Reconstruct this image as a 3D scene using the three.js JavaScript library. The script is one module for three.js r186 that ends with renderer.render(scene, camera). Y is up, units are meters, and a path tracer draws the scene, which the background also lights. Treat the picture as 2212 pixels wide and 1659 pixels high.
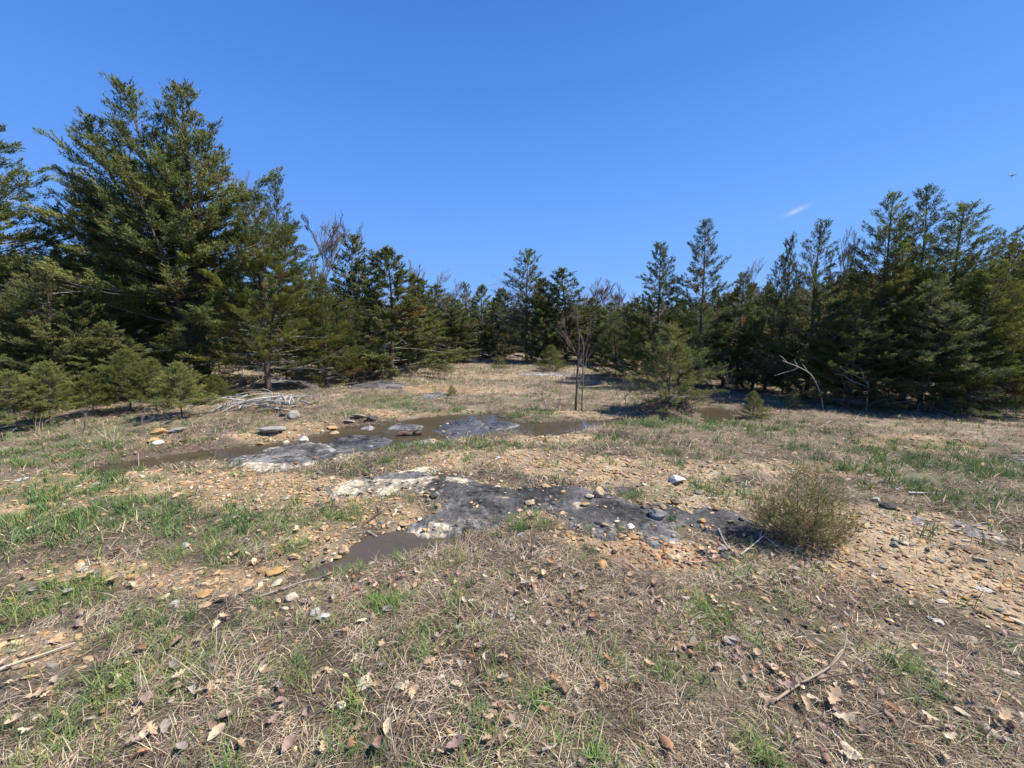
import * as THREE from 'three';

// ---------------------------------------------------------------- camera, sky, sun, exposure
const EYE = 1.6, F = 845, TH = Math.atan((829.5 - 732) / F), CT = Math.cos(TH), ST = Math.sin(TH);
const scene = new THREE.Scene();
const camera = new THREE.PerspectiveCamera(2 * Math.atan(829.5 / F) * 180 / Math.PI, 4 / 3, 0.05, 1500);
camera.position.set(0, EYE, 0);
camera.rotation.x = -TH;
const renderer = new THREE.WebGLRenderer({ antialias: true });
renderer.setSize(1024, 768);
renderer.toneMapping = THREE.LinearToneMapping;
renderer.toneMappingExposure = 1.62;
renderer.shadowMap.enabled = true;
const SUN_AZ = 88 * Math.PI / 180, SUN_EL = 54 * Math.PI / 180;      // to the right of the view, a little ahead
const sunDir = new THREE.Vector3(Math.sin(SUN_AZ) * Math.cos(SUN_EL), Math.sin(SUN_EL), -Math.cos(SUN_AZ) * Math.cos(SUN_EL));
const sun = new THREE.DirectionalLight(new THREE.Color().setRGB(1, 0.935, 0.82), 5);
sun.position.copy(sunDir).multiplyScalar(120); sun.castShadow = true; sun.shadow.radius = 1;
sun.shadow.camera.left = -60; sun.shadow.camera.right = 60; sun.shadow.camera.top = 60; sun.shadow.camera.bottom = -60; sun.shadow.camera.far = 300;
sun.shadow.mapSize.set(4096, 4096);
scene.add(sun, sun.target);

const clamp = (x, a = 0, b = 1) => x < a ? a : x > b ? b : x;
const sst = (a, b, x) => { const t = clamp((x - a) / (b - a)); return t * t * (3 - 2 * t); };
const lerp = (a, b, t) => a + (b - a) * t;
function rngOf(seed) { let a = (seed * 2654435761) >>> 0; return () => { a = (a + 0x6D2B79F5) | 0; let t = Math.imul(a ^ (a >>> 15), 1 | a); t = (t + Math.imul(t ^ (t >>> 7), 61 | t)) ^ t; return ((t ^ (t >>> 14)) >>> 0) / 4294967296; }; }
function h2(x, y) { let h = Math.imul(x, 374761393) + Math.imul(y, 668265263) | 0; h = Math.imul(h ^ (h >>> 13), 1274126177); return ((h ^ (h >>> 16)) >>> 0) / 4294967296; }
function vn(x, y) { const xi = Math.floor(x), yi = Math.floor(y); let u = x - xi, v = y - yi; u = u * u * (3 - 2 * u); v = v * v * (3 - 2 * v); return lerp(lerp(h2(xi, yi), h2(xi + 1, yi), u), lerp(h2(xi, yi + 1), h2(xi + 1, yi + 1), u), v); }
function fbm(x, y, o = 4) { let s = 0, a = 0.5, n = 0; for (let i = 0; i < o; i++) { s += a * vn(x, y); n += a; a *= 0.5; x = x * 2.03 + 17.1; y = y * 2.03 + 9.7; } return s / n; }

// picture coordinates of the photograph (2212 x 1659) to directions and places on level ground
function ray(px, py) { const x = (px - 1106) / F, y = (829.5 - py) / F; return [x, y * CT - ST, -y * ST - CT]; }
function G(px, py) { const d = ray(px, py), t = EYE / -d[1]; return [d[0] * t, d[2] * t]; }
function depthAt(x, z, y = 0) { return -(y - EYE) * ST - z * CT; }
function heightFor(z, py) { const k = (829.5 - py) / F; return EYE + -z * (k * CT - ST) / (CT + k * ST); }
function pxOf(x, y, z) { const d = depthAt(x, z, y), v = (y - EYE) * CT - z * ST; return [1106 + F * x / d, 829.5 - F * v / d]; }

{ // the sky: clear spring blue, paler towards the horizon, one wisp of cloud
  const SKY = .64, W = 2048, H = 1024, data = new Float32Array(W * H * 4);
  const stops = [[-90, .10, .09, .07], [-2, .16, .17, .17], [0, .36, .56, .96], [4, .255, .50, 1.0], [10, .19, .43, .985], [20, .125, .33, .90], [30, .08, .25, .75], [40, .058, .195, .61], [60, .045, .16, .52], [90, .036, .13, .45]];
  const cd = ray(1720, 455), cl = Math.hypot(...cd), cAz = Math.atan2(cd[2], cd[0]), cEl = Math.asin(cd[1] / cl);
  for (let j = 0; j < H; j++) {
    const el = ((j + 0.5) / H - 0.5) * Math.PI, e = el * 180 / Math.PI;
    let k = 0; while (k < stops.length - 2 && e > stops[k + 1][0]) k++;
    const t = clamp((e - stops[k][0]) / (stops[k + 1][0] - stops[k][0]));
    const base = [1, 2, 3].map(c => lerp(stops[k][c], stops[k + 1][c], t));
    for (let i = 0; i < W; i++) {
      const az = ((i + 0.5) / W - 0.5) * 2 * Math.PI;
      const dx = Math.cos(el) * Math.cos(az), dy = Math.sin(el), dz = Math.cos(el) * Math.sin(az);
      const c = dx * sunDir.x + dy * sunDir.y + dz * sunDir.z;
      const glow = e > 0 ? 0.16 * Math.pow(clamp(0.5 + 0.5 * c), 5) + 0.06 * c : 0;
      let r = base[0] * (1 + glow * 1.5), g = base[1] * (1 + glow * 1.2), b = base[2] * (1 + glow * 0.7);
      const da = (az - cAz) * Math.cos(cEl) * 57.3, de = (el - cEl) * 57.3 - da * 0.33;
      if (Math.abs(da) < 3 && Math.abs(de) < 2) {
        const w = Math.exp(-(da * da) / 0.9 - (de * de) / (0.028 + 0.03 * vn(da * 5, 3))) * 0.55 * (0.4 + 0.9 * fbm(da * 3 + 7, de * 6, 3));
        r = lerp(r, .75, w); g = lerp(g, .85, w); b = lerp(b, 1.05, w);
      }
      const o = (j * W + i) * 4; data[o] = r * SKY; data[o + 1] = g * SKY; data[o + 2] = b * SKY; data[o + 3] = 1;
    }
  }
  const sky = new THREE.DataTexture(data, W, H, THREE.RGBAFormat, THREE.FloatType);
  sky.mapping = THREE.EquirectangularReflectionMapping; sky.magFilter = sky.minFilter = THREE.LinearFilter; sky.needsUpdate = true;
  scene.background = sky; scene.environment = sky;
}

// ---------------------------------------------------------------- naming
const used = {};
function numbered(n) { const k = used[n] = (used[n] ?? -1) + 1; return k ? `${n}_${String(k).padStart(3, '0')}` : n; }
function tag(o, label, category, group, kind) { if (label) o.userData.label = label; if (category) o.userData.category = category; if (group) o.userData.group = group; if (kind) o.userData.kind = kind; return o; }
function shade(o) { o.traverse(m => { if (m.isMesh) { m.castShadow = true; m.receiveShadow = true; } }); return o; }
function put(o, name) { o.name = numbered(name); scene.add(o); return shade(o); }
function part(name, geo, mat, parent) { const m = new THREE.Mesh(geo, mat); m.name = name; parent.add(m); return m; }

// ---------------------------------------------------------------- mesh builder
class MB {
  constructor(cap = 4096) { this.p = new Float32Array(cap * 3); this.c = new Float32Array(cap * 3); this.i = new Uint32Array(cap * 3); this.n = 0; this.m = 0; }
  v(x, y, z, r, g, b) {
    if ((this.n + 1) * 3 > this.p.length) { const a = new Float32Array(this.p.length * 2); a.set(this.p); this.p = a; const d = new Float32Array(this.c.length * 2); d.set(this.c); this.c = d; }
    const o = this.n * 3; this.p[o] = x; this.p[o + 1] = y; this.p[o + 2] = z; this.c[o] = r; this.c[o + 1] = g; this.c[o + 2] = b; return this.n++;
  }
  t(a, b, c) { if (this.m + 3 > this.i.length) { const q = new Uint32Array(this.i.length * 2); q.set(this.i); this.i = q; } this.i[this.m++] = a; this.i[this.m++] = b; this.i[this.m++] = c; }
  geo(smooth) {
    const g = new THREE.BufferGeometry();
    g.setAttribute('position', new THREE.BufferAttribute(this.p.slice(0, this.n * 3), 3));
    g.setAttribute('color', new THREE.BufferAttribute(this.c.slice(0, this.n * 3), 3));
    g.setIndex(new THREE.BufferAttribute(this.i.slice(0, this.m), 1));
    if (smooth) g.computeVertexNormals();
    return g;
  }
}
function tube(mb, pts, r0, r1, sides, col) {
  let prev = -1; const N = pts.length;
  for (let k = 0; k < N; k++) {
    const a = pts[Math.max(0, k - 1)], b = pts[Math.min(N - 1, k + 1)];
    let dx = b[0] - a[0], dy = b[1] - a[1], dz = b[2] - a[2]; const l = Math.hypot(dx, dy, dz) || 1; dx /= l; dy /= l; dz /= l;
    let ux, uy, uz; if (Math.abs(dy) < 0.9) { ux = dz; uy = 0; uz = -dx; } else { ux = 0; uy = -dz; uz = dy; } const ul = Math.hypot(ux, uy, uz) || 1; ux /= ul; uy /= ul; uz /= ul;
    const wx = dy * uz - dz * uy, wy = dz * ux - dx * uz, wz = dx * uy - dy * ux;
    const r = lerp(r0, r1, k / (N - 1)), s = mb.n;
    for (let q = 0; q < sides; q++) { const an = q / sides * 6.2832, c = Math.cos(an) * r, d = Math.sin(an) * r, j = 0.85 + 0.3 * h2(s + q, k); mb.v(pts[k][0] + ux * c + wx * d, pts[k][1] + uy * c + wy * d, pts[k][2] + uz * c + wz * d, col[0] * j, col[1] * j, col[2] * j); }
    if (prev >= 0) for (let q = 0; q < sides; q++) { const q2 = (q + 1) % sides; mb.t(prev + q, prev + q2, s + q); mb.t(prev + q2, s + q2, s + q); }
    prev = s;
  }
}

// ---------------------------------------------------------------- zones of the ground, read off the photograph
const worldPoly = d => d.map(([x, y]) => G(x, y));
function sdPoly(P, x, z) { let d = 1e9, ins = false; for (let i = 0, j = P.length - 1; i < P.length; j = i++) { const [ax, az] = P[j], [bx, bz] = P[i]; const ex = bx - ax, ez = bz - az, wx = x - ax, wz = z - az; const t = clamp((wx * ex + wz * ez) / (ex * ex + ez * ez || 1)); const qx = wx - ex * t, qz = wz - ez * t, q = qx * qx + qz * qz; if (q < d) d = q; if ((az > z) !== (bz > z) && x < (bx - ax) * (z - az) / (bz - az) + ax) ins = !ins; } return (ins ? -1 : 1) * Math.sqrt(d); }
const mkPoly = d => { const P = worldPoly(d); let x0 = 1e9, x1 = -1e9, z0 = 1e9, z1 = -1e9; for (const [x, z] of P) { x0 = Math.min(x0, x); x1 = Math.max(x1, x); z0 = Math.min(z0, z); z1 = Math.max(z1, z); } return { P, x0, x1, z0, z1 }; };
const sdBox = (q, x, z, m) => x < q.x0 - m || x > q.x1 + m || z < q.z0 - m || z > q.z1 + m ? 9 : sdPoly(q.P, x, z);
const waters = [
  { name: 'stream_water', depth: .11, q: mkPoly([[195, 1006], [220, 999], [280, 989], [340, 981], [400, 973], [442, 968], [509, 961], [576, 954], [640, 946], [676, 934], [709, 928], [749, 918], [809, 910], [842, 908], [909, 899], [976, 893], [1059, 889], [1092, 901], [1129, 909], [1172, 908], [1256, 906], [1306, 903], [1356, 903], [1330, 911], [1256, 920], [1216, 932], [1150, 935], [1109, 922], [1059, 929], [1009, 933], [942, 944], [876, 954], [852, 958], [796, 972], [740, 985], [640, 990], [519, 995], [442, 986], [380, 995], [310, 1005], [260, 1013], [215, 1014]]) },
  { name: 'puddle_water', depth: .06, q: mkPoly([[752, 1186], [792, 1150], [889, 1141], [962, 1149], [1012, 1143], [992, 1162], [909, 1175], [842, 1191], [776, 1205], [725, 1216], [665, 1233], [632, 1238], [690, 1216], [735, 1197]]) },
  { name: 'stream_water', depth: .12, q: mkPoly([[1509, 879], [1540, 876], [1575, 884], [1580, 897], [1560, 904], [1520, 906], [1525, 894]]) },
  { name: 'puddle_water', depth: .05, q: mkPoly([[1322, 1050], [1345, 1042], [1372, 1046], [1366, 1056], [1340, 1058]]) },
  { name: 'puddle_water', depth: .05, q: mkPoly([[1592, 1033], [1610, 1026], [1640, 1028], [1636, 1037], [1605, 1040]]) },
];
const WATER_Y = -0.055;
const slabDefs = [
  { q: mkPoly([[681, 1061], [709, 1054], [776, 1034], [859, 1023], [916, 1011], [942, 1013], [947, 1024], [926, 1034], [976, 1029], [1009, 1033], [1059, 1051], [1106, 1059], [1172, 1051], [1223, 1046], [1289, 1059], [1323, 1066], [1373, 1083], [1439, 1084], [1489, 1101], [1536, 1091], [1589, 1104], [1639, 1124], [1666, 1144], [1626, 1161], [1573, 1158], [1539, 1148], [1489, 1134], [1466, 1144], [1469, 1161], [1416, 1181], [1376, 1161], [1373, 1141], [1339, 1144], [1344, 1171], [1306, 1176], [1279, 1158], [1226, 1141], [1223, 1128], [1206, 1111], [1172, 1103], [1139, 1106], [1126, 1116], [1092, 1126], [1009, 1133], [962, 1146], [919, 1146], [889, 1130], [909, 1113], [952, 1101], [932, 1091], [899, 1078], [876, 1061], [826, 1073], [742, 1078], [724, 1071]]), h: .045, label: 'large dark lichen-blackened bedrock slab with a pale cream left lobe, across the middle', pale: [[800, 1050, 150, 30, 1], [930, 1018, 40, 14, 1], [935, 1141, 60, 7, .9], [990, 1045, 60, 7, .7], [1085, 1085, 40, 8, .35], [1258, 1094, 30, 9, .42], [1160, 1070, 60, 6, .25]] },
  { q: mkPoly([[1523, 1177], [1566, 1164], [1584, 1180], [1556, 1202], [1526, 1194]]), h: .03, label: 'small black bedrock patch below the right end of the large slab', pale: [] },
  { q: mkPoly([[509, 998], [519, 989], [589, 974], [575, 966], [642, 958], [692, 954], [716, 961], [719, 971], [752, 971], [776, 966], [796, 971], [776, 981], [736, 991], [676, 1011], [592, 1021], [536, 1018]]), h: .05, label: 'smooth grey bedrock slab with a pale lower edge, beside the left part of the stream', tone: 1.75, pale: [[640, 1014, 160, 9, 1], [760, 984, 40, 9, .9]] },
  { q: mkPoly([[841, 919], [856, 913], [890, 910], [910, 915], [905, 921], [870, 923]]), h: .035, label: 'grey flat rock rising from the far side of the stream', tone: 1.9, pale: [], wet: 1 },
  { q: mkPoly([[722, 944], [740, 939], [775, 941], [781, 946], [750, 949]]), h: .022, label: 'low wet grey rock in mid-stream just beyond the smooth slab', tone: 1.3, pale: [], wet: 1 },
  { q: mkPoly([[778, 957], [800, 954], [815, 957], [800, 961]]), h: .02, label: 'smallest grey rock in the stream, near its close bank', tone: 1.6, pale: [], wet: 1 },
  { q: mkPoly([[874, 953], [900, 946], [935, 943], [952, 945], [930, 952], [890, 957]]), h: .03, label: 'pale grey-green rock ledge on the near bank of the stream', tone: 2.4, pale: [[910, 950, 50, 8, .5]] },
  { q: mkPoly([[1040, 918], [1062, 907], [1100, 905], [1122, 913], [1100, 922], [1062, 924]]), h: .018, label: 'dark wet bedrock shelf at the upper end of the stream', tone: .9, pale: [], wet: 1 },
  { q: mkPoly([[700, 952], [722, 938], [760, 932], [812, 933], [846, 942], [850, 956], [822, 962], [790, 968], [730, 966]]), h: .012, label: 'broad dark wet bedrock shelf under thin water beside the smooth slab', tone: .9, pale: [], wet: 2 },
  { q: mkPoly([[930, 925], [960, 906], [1020, 900], [1050, 910], [1030, 924], [980, 934]]), h: .012, label: 'dark wet bedrock shelf in the middle of the upper stream', tone: .9, pale: [], wet: 2 },
  { q: mkPoly([[783, 918], [800, 915], [816, 918], [800, 921]]), h: .02, label: 'thin grey rock in the stream by the far bank ledge', tone: 1.8, pale: [], wet: 1 },
  { q: mkPoly([[553, 840], [570, 833], [595, 828], [642, 821], [669, 825], [661, 837], [610, 842]]), h: .04, label: 'grey bedrock sheet in sun and shade beside the lone left trunk', tone: 2.3, pale: [] },
  { q: mkPoly([[741, 843], [770, 835], [800, 832], [850, 834], [885, 839], [860, 848], [800, 852], [764, 851]]), h: .05, label: 'dark broken bedrock ledge in the clearing beyond the stream', tone: 1.3, pale: [] },
  { q: mkPoly([[903, 859], [920, 850], [945, 846], [975, 850], [960, 858], [930, 864]]), h: .045, label: 'layered grey ledge beside the tiny cedar in the clearing', tone: 2, pale: [] },
  { q: mkPoly([[1108, 811], [1150, 806], [1230, 806], [1240, 810], [1170, 813]]), h: .03, label: 'pale bedrock streak far up the clearing', tone: 3.2, pale: [] },
  { q: mkPoly([[2041, 1132], [2069, 1127], [2116, 1134], [2186, 1162], [2163, 1168], [2093, 1153]]), h: .025, label: 'small grey bedrock patch in the right-hand gravel', tone: 1.5, pale: [[2150, 1162, 30, 5, .6]] },
  { q: mkPoly([[2151, 988], [2180, 984], [2280, 980], [2290, 996], [2212, 998]]), h: .03, label: 'grey bedrock patch at the right edge beyond the green grass', tone: 2.0, pale: [] },
  { q: mkPoly([[1960, 1126], [1990, 1120], [2030, 1122], [2020, 1131], [1980, 1134]]), h: .015, label: 'thin grey bedrock streak left of the right-hand patch', tone: 1.8, pale: [] },
];
const blob = ([x, y, rx, ry, w]) => { const a = G(x, y - ry), b = G(x, y + ry), c = G(x, y); const d = depthAt(c[0], c[1]); return [c[0], (a[1] + b[1]) / 2, rx * d / F, Math.abs(a[1] - b[1]) / 2, w]; };
const RED = blob([1420, 1200, 170, 30, 1]);
const greenB = [[330, 1120, 310, 50, 1], [120, 1062, 170, 34, .8], [70, 1170, 160, 40, .8], [560, 1125, 110, 40, 1], [500, 1160, 120, 40, .8], [860, 872, 120, 14, .8], [1400, 914, 190, 12, .95], [1640, 925, 160, 14, .6], [1900, 965, 250, 14, .6], [2060, 1010, 260, 30, .95], [2120, 1080, 140, 42, .95], [1900, 1000, 160, 16, .6], [1130, 1128, 50, 22, .9], [750, 1105, 70, 24, .75], [1400, 1062, 60, 14, .7], [1560, 1062, 80, 20, .6], [980, 965, 190, 12, .5], [1000, 890, 90, 8, .5], [1120, 895, 90, 9, .6], [820, 1295, 60, 28, .8], [650, 1430, 90, 50, .55], [330, 1330, 90, 50, .6], [320, 1450, 110, 60, .45], [1180, 1560, 130, 70, .55], [1300, 1640, 110, 50, .55], [1560, 1320, 120, 40, .5], [1750, 1390, 120, 40, .5], [1930, 1430, 150, 50, .5], [1650, 1600, 100, 60, .5], [2060, 1500, 120, 60, .5], [760, 1600, 90, 60, .5], [150, 1560, 120, 80, .5], [120, 1290, 140, 40, .6], [720, 1225, 90, 22, .8], [920, 1200, 120, 22, .6], [80, 985, 180, 26, .55], [150, 940, 150, 20, .5], [620, 1190, 60, 24, .6], [1500, 1460, 150, 60, .4], [1250, 960, 150, 14, .35]].map(blob);
const gravelB = [[330, 1052, 330, 34, 1], [620, 1062, 180, 34, .95], [60, 1105, 190, 24, .9], [820, 1118, 110, 48, 1], [690, 1170, 90, 50, .7], [1370, 1012, 320, 26, .85], [1520, 1062, 170, 34, 1], [1420, 1192, 180, 40, 1], [1250, 1165, 100, 30, .8], [1160, 1120, 50, 18, .9], [2000, 1235, 260, 90, 1], [1880, 1130, 200, 50, .8], [2180, 1310, 150, 60, .9], [1050, 990, 190, 22, .7], [900, 892, 160, 8, .9], [1170, 945, 110, 15, .9], [1300, 893, 110, 7, .8], [60, 1400, 150, 44, .9], [500, 1246, 190, 26, .8], [220, 1230, 190, 24, .6], [700, 925, 90, 12, .7], [560, 945, 130, 9, .7], [1010, 842, 170, 10, .7], [1130, 812, 160, 8, .5], [1980, 955, 160, 16, .6], [1700, 1010, 160, 20, .6], [1000, 1010, 140, 12, .6], [480, 870, 90, 12, .4], [620, 1300, 90, 40, .45]].map(blob);
const leafB = [[330, 972, 170, 10, 1], [420, 962, 110, 10, .9], [150, 1010, 130, 14, .7], [1460, 884, 100, 10, 1], [1560, 862, 80, 14, .9], [600, 900, 80, 12, .6], [1780, 1250, 150, 60, .8], [1650, 1190, 110, 26, .7], [1250, 1290, 240, 60, .7], [570, 1205, 130, 20, .8], [850, 1260, 140, 34, .7], [1560, 1400, 220, 90, .6], [1850, 1530, 200, 100, .7], [980, 1500, 220, 120, .6], [420, 1530, 240, 110, .6], [2000, 1480, 200, 120, .6], [1900, 1600, 200, 80, .6], [250, 1260, 200, 30, .6], [100, 1300, 150, 40, .5], [1750, 885, 160, 8, .6]].map(blob);
function blobs(B, x, z, n) { let w = 0; for (const b of B) { const u = (x - b[0]) / b[2], v = (z - b[1]) / b[3], q = u * u + v * v; if (q > 2.6) continue; const k = b[4] * sst(1.7, .35, q + n); if (k > w) w = k; } return w; }
function zone(x, z) {
  const n1 = (fbm(x * 1.3, z * 1.3, 3) - .5) * 2.2, n2 = (fbm(x * 1.1 + 50, z * 1.1 + 20, 3) - .5) * 2.2;
  return { green: blobs(greenB, x, z, n1), gravel: blobs(gravelB, x, z, n2), leaf: blobs(leafB, x, z, n1 * .5 - n2 * .5) };
}
function wet(x, z) { let s = 9; for (const w of waters) s = Math.min(s, sdBox(w.q, x, z, .8)); return s; }
function onSlab(x, z) { let s = 9; for (const w of slabDefs) s = Math.min(s, sdBox(w.q, x, z, .3)); return s; }
const moundC = G(1445, 884);
function H0(x, z) {
  const r = Math.hypot(x, z);
  let h = (fbm(x * .45 + 3, z * .45, 3) - .5) * .09 * sst(.5, 3, r) + (fbm(x * 3, z * 3, 3) - .5) * .035 + (fbm(x * 11, z * 11, 2) - .5) * .012;
  const m = Math.hypot((x - moundC[0]) / 1.15, (z - moundC[1]) / .8); h += .3 * sst(1, 0, m) * (.8 + .4 * vn(x * 3, z * 3));
  h += .14 * sst(-2.4, -4.2, x) * sst(-5.5, -7.6, z) * sst(-40, -12, z);                    // left bank
  return h;
}
function gh(x, z) {
  let h = H0(x, z);
  for (const w of waters) { const s = sdBox(w.q, x, z, .8); if (s < .6) { const e = s - .07 + (fbm(x * 4, z * 4, 2) - .5) * .16; const t = sst(.32, .04, e); h = lerp(h, WATER_Y + .022 - (w.depth + .022) * sst(.06, -.14, e) * (.8 + .4 * vn(x * 5, z * 5)), t); } }
  return h;
}

// ---------------------------------------------------------------- textures
function dataTex(n, fn, srgb) {
  const d = new Uint8Array(n * n * 4); for (let j = 0; j < n; j++) for (let i = 0; i < n; i++) { const c = fn(i / n, j / n); const o = (j * n + i) * 4; d[o] = clamp(c[0]) * 255; d[o + 1] = clamp(c[1]) * 255; d[o + 2] = clamp(c[2]) * 255; d[o + 3] = 255; }
  const t = new THREE.DataTexture(d, n, n); t.wrapS = t.wrapT = THREE.RepeatWrapping; t.magFilter = THREE.LinearFilter; t.minFilter = THREE.LinearMipmapLinearFilter; t.generateMipmaps = true; if (srgb) t.colorSpace = THREE.SRGBColorSpace; t.needsUpdate = true; return t;
}
const tvn = (x, y, p) => { const xi = Math.floor(x), yi = Math.floor(y); let u = x - xi, v = y - yi; u = u * u * (3 - 2 * u); v = v * v * (3 - 2 * v); const m = a => ((a % p) + p) % p; return lerp(lerp(h2(m(xi), m(yi) + p * 7), h2(m(xi + 1), m(yi) + p * 7), u), lerp(h2(m(xi), m(yi + 1) + p * 7), h2(m(xi + 1), m(yi + 1) + p * 7), u), v); };
const tfbm = (x, y, p, o) => { let s = 0, a = .5, n = 0; for (let i = 0; i < o; i++) { s += a * tvn(x * p, y * p, p); n += a; a *= .55; p *= 2; } return s / n; };
function worley(x, y, p) { const X = x * p, Y = y * p, xi = Math.floor(X), yi = Math.floor(Y); let d1 = 9, d2 = 9, id = 0; for (let a = -1; a < 2; a++) for (let b = -1; b < 2; b++) { const cx = ((xi + a) % p + p) % p, cy = ((yi + b) % p + p) % p; const dx = xi + a + h2(cx, cy + 991) - X, dy = yi + b + h2(cx + 313, cy) - Y, d = Math.hypot(dx, dy); if (d < d1) { d2 = d1; d1 = d; id = h2(cx + 77, cy + 55); } else if (d < d2) d2 = d; } return [d1, d2, id]; }
const soilTex = dataTex(1024, (x, y) => {
  const a = worley(x, y, 58), b = worley(x, y, 140), f = tfbm(x, y, 6, 7); let v = .12 + .66 * f; v *= .7 + .6 * tfbm(x + .37, y + .11, 22, 5);
  if (a[2] > .6) v += .36 * (a[2] - .3) * sst(.44, .26, a[0]); if (b[2] > .5) v += .3 * (b[2] - .35) * sst(.46, .24, b[0]); if (b[2] < .22) v -= .14 * sst(.5, .2, b[0]);
  const w = .05 * (a[2] - .5); return [v + w, v, v - w];
});
const soilBump = dataTex(1024, (x, y) => { const a = worley(x, y, 58), b = worley(x, y, 140); const v = .4 * tfbm(x, y, 12, 6) + (a[2] > .6 ? .4 * sst(.46, .2, a[0]) : 0) + (b[2] > .5 ? .2 * sst(.46, .2, b[0]) : 0); return [v, v, v]; });
const rockBump = dataTex(512, (x, y) => { const v = .6 * tfbm(x, y, 8, 6) + .3 * worley(x, y, 40)[0]; return [v, v, v]; });
const rockTex = dataTex(512, (x, y) => { const f = tfbm(x, y, 7, 6), b = worley(x, y, 24), q = worley(x, y, 60); let v = .26 + .46 * sst(.28, .72, f); if (b[2] > .72) v += .5 * sst(.45, .25, b[0] * (1.3 - b[2] * .6)); if (b[2] < .3) v -= .26 * sst(.55, .3, b[0]); v += (q[2] - .5) * .22; v += (worley(x, y, 170)[2] - .5) * .25; return [v, v, v]; });

// ---------------------------------------------------------------- ground
const C = { straw: [.33, .26, .17], soil: [.046, .033, .024], gravel: [.36, .235, .12], pale: [.36, .28, .185], green: [.105, .125, .048], mud: [.155, .125, .088], litter: [.155, .098, .066] };
function lines(lim, near, d0, grow) { const out = [0]; let x = 0, d = d0; while (x < lim) { if (x > near) d *= grow; x += d; out.push(x); } return out; }
{
  const xl = lines(260, 7, .062, 1.045), xs = [...xl.slice(1).reverse().map(v => -v), ...xl];
  const zl = lines(320, 6, .05, 1.022), zs = [...lines(40, 1, .2, 1.2).slice(1).map(v => v).reverse(), ...zl.map(v => -v)];
  const nx = xs.length, nz = zs.length, p = new Float32Array(nx * nz * 3), c = new Float32Array(nx * nz * 3), uv = new Float32Array(nx * nz * 2), idx = [];
  for (let j = 0; j < nz; j++) for (let i = 0; i < nx; i++) {
    const k = j * nx + i, x = xs[i], z = zs[j], y = gh(x, z), Z = zone(x, z), n = fbm(x * 2.2, z * 2.2, 4), n2 = fbm(x * .35 + 9, z * .35, 3);
    p[k * 3] = x; p[k * 3 + 1] = y; p[k * 3 + 2] = z; uv[k * 2] = x / 1.9; uv[k * 2 + 1] = z / 1.9;
    const r = Math.hypot(x, z), far = sst(5, 14, r);
    const bare = clamp(sst(.45, .75, n) * .8 + .25) * lerp(1, .35, far);
    let col = [0, 1, 2].map(q => lerp(C.straw[q] * lerp(.5, .86, sst(4, 11, r)), C.soil[q], bare));
    const gm = sst(.15, .7, Z.gravel); col = col.map((v, q) => lerp(v, lerp(C.gravel[q], C.pale[q], n2), gm * (.9 - .35 * sst(.55, .8, n))));
    col = col.map((v, q) => lerp(v, C.green[q], Z.green * lerp(.45, .7, far)));
    col = col.map((v, q) => lerp(v, C.litter[q], Z.leaf * lerp(.5, .9, sst(4, 8, r))));
    const w = wet(x, z); if (w < .35) col = col.map((v, q) => lerp(v, C.mud[q], sst(.30, -.05, w + (n - .5) * .3)));
    const g = 1.75 * (.85 + .3 * n2); c[k * 3] = col[0] * g; c[k * 3 + 1] = col[1] * g; c[k * 3 + 2] = col[2] * g;
    if (i && j) { const a = k - nx - 1, b = k - nx, d = k - 1; idx.push(a, d, b, b, d, k); }
  }
  const g = new THREE.BufferGeometry(); g.setAttribute('position', new THREE.BufferAttribute(p, 3)); g.setAttribute('color', new THREE.BufferAttribute(c, 3)); g.setAttribute('uv', new THREE.BufferAttribute(uv, 2)); g.setIndex(idx); g.computeVertexNormals();
  if (g.attributes.normal.getY(5000) < 0) { for (let i = 0; i < idx.length; i += 3) { const t = idx[i]; idx[i] = idx[i + 1]; idx[i + 1] = t; } g.setIndex(idx); g.computeVertexNormals(); }
  const m = new THREE.Mesh(g, new THREE.MeshStandardMaterial({ vertexColors: true, map: soilTex, bumpMap: soilBump, bumpScale: .014, roughness: .97 }));
  m.name = 'ground'; tag(m, 'open glade floor of gravel, dry grass and bare soil between the cedars', null, null, 'structure'); m.receiveShadow = m.castShadow = true; scene.add(m);
}
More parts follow.
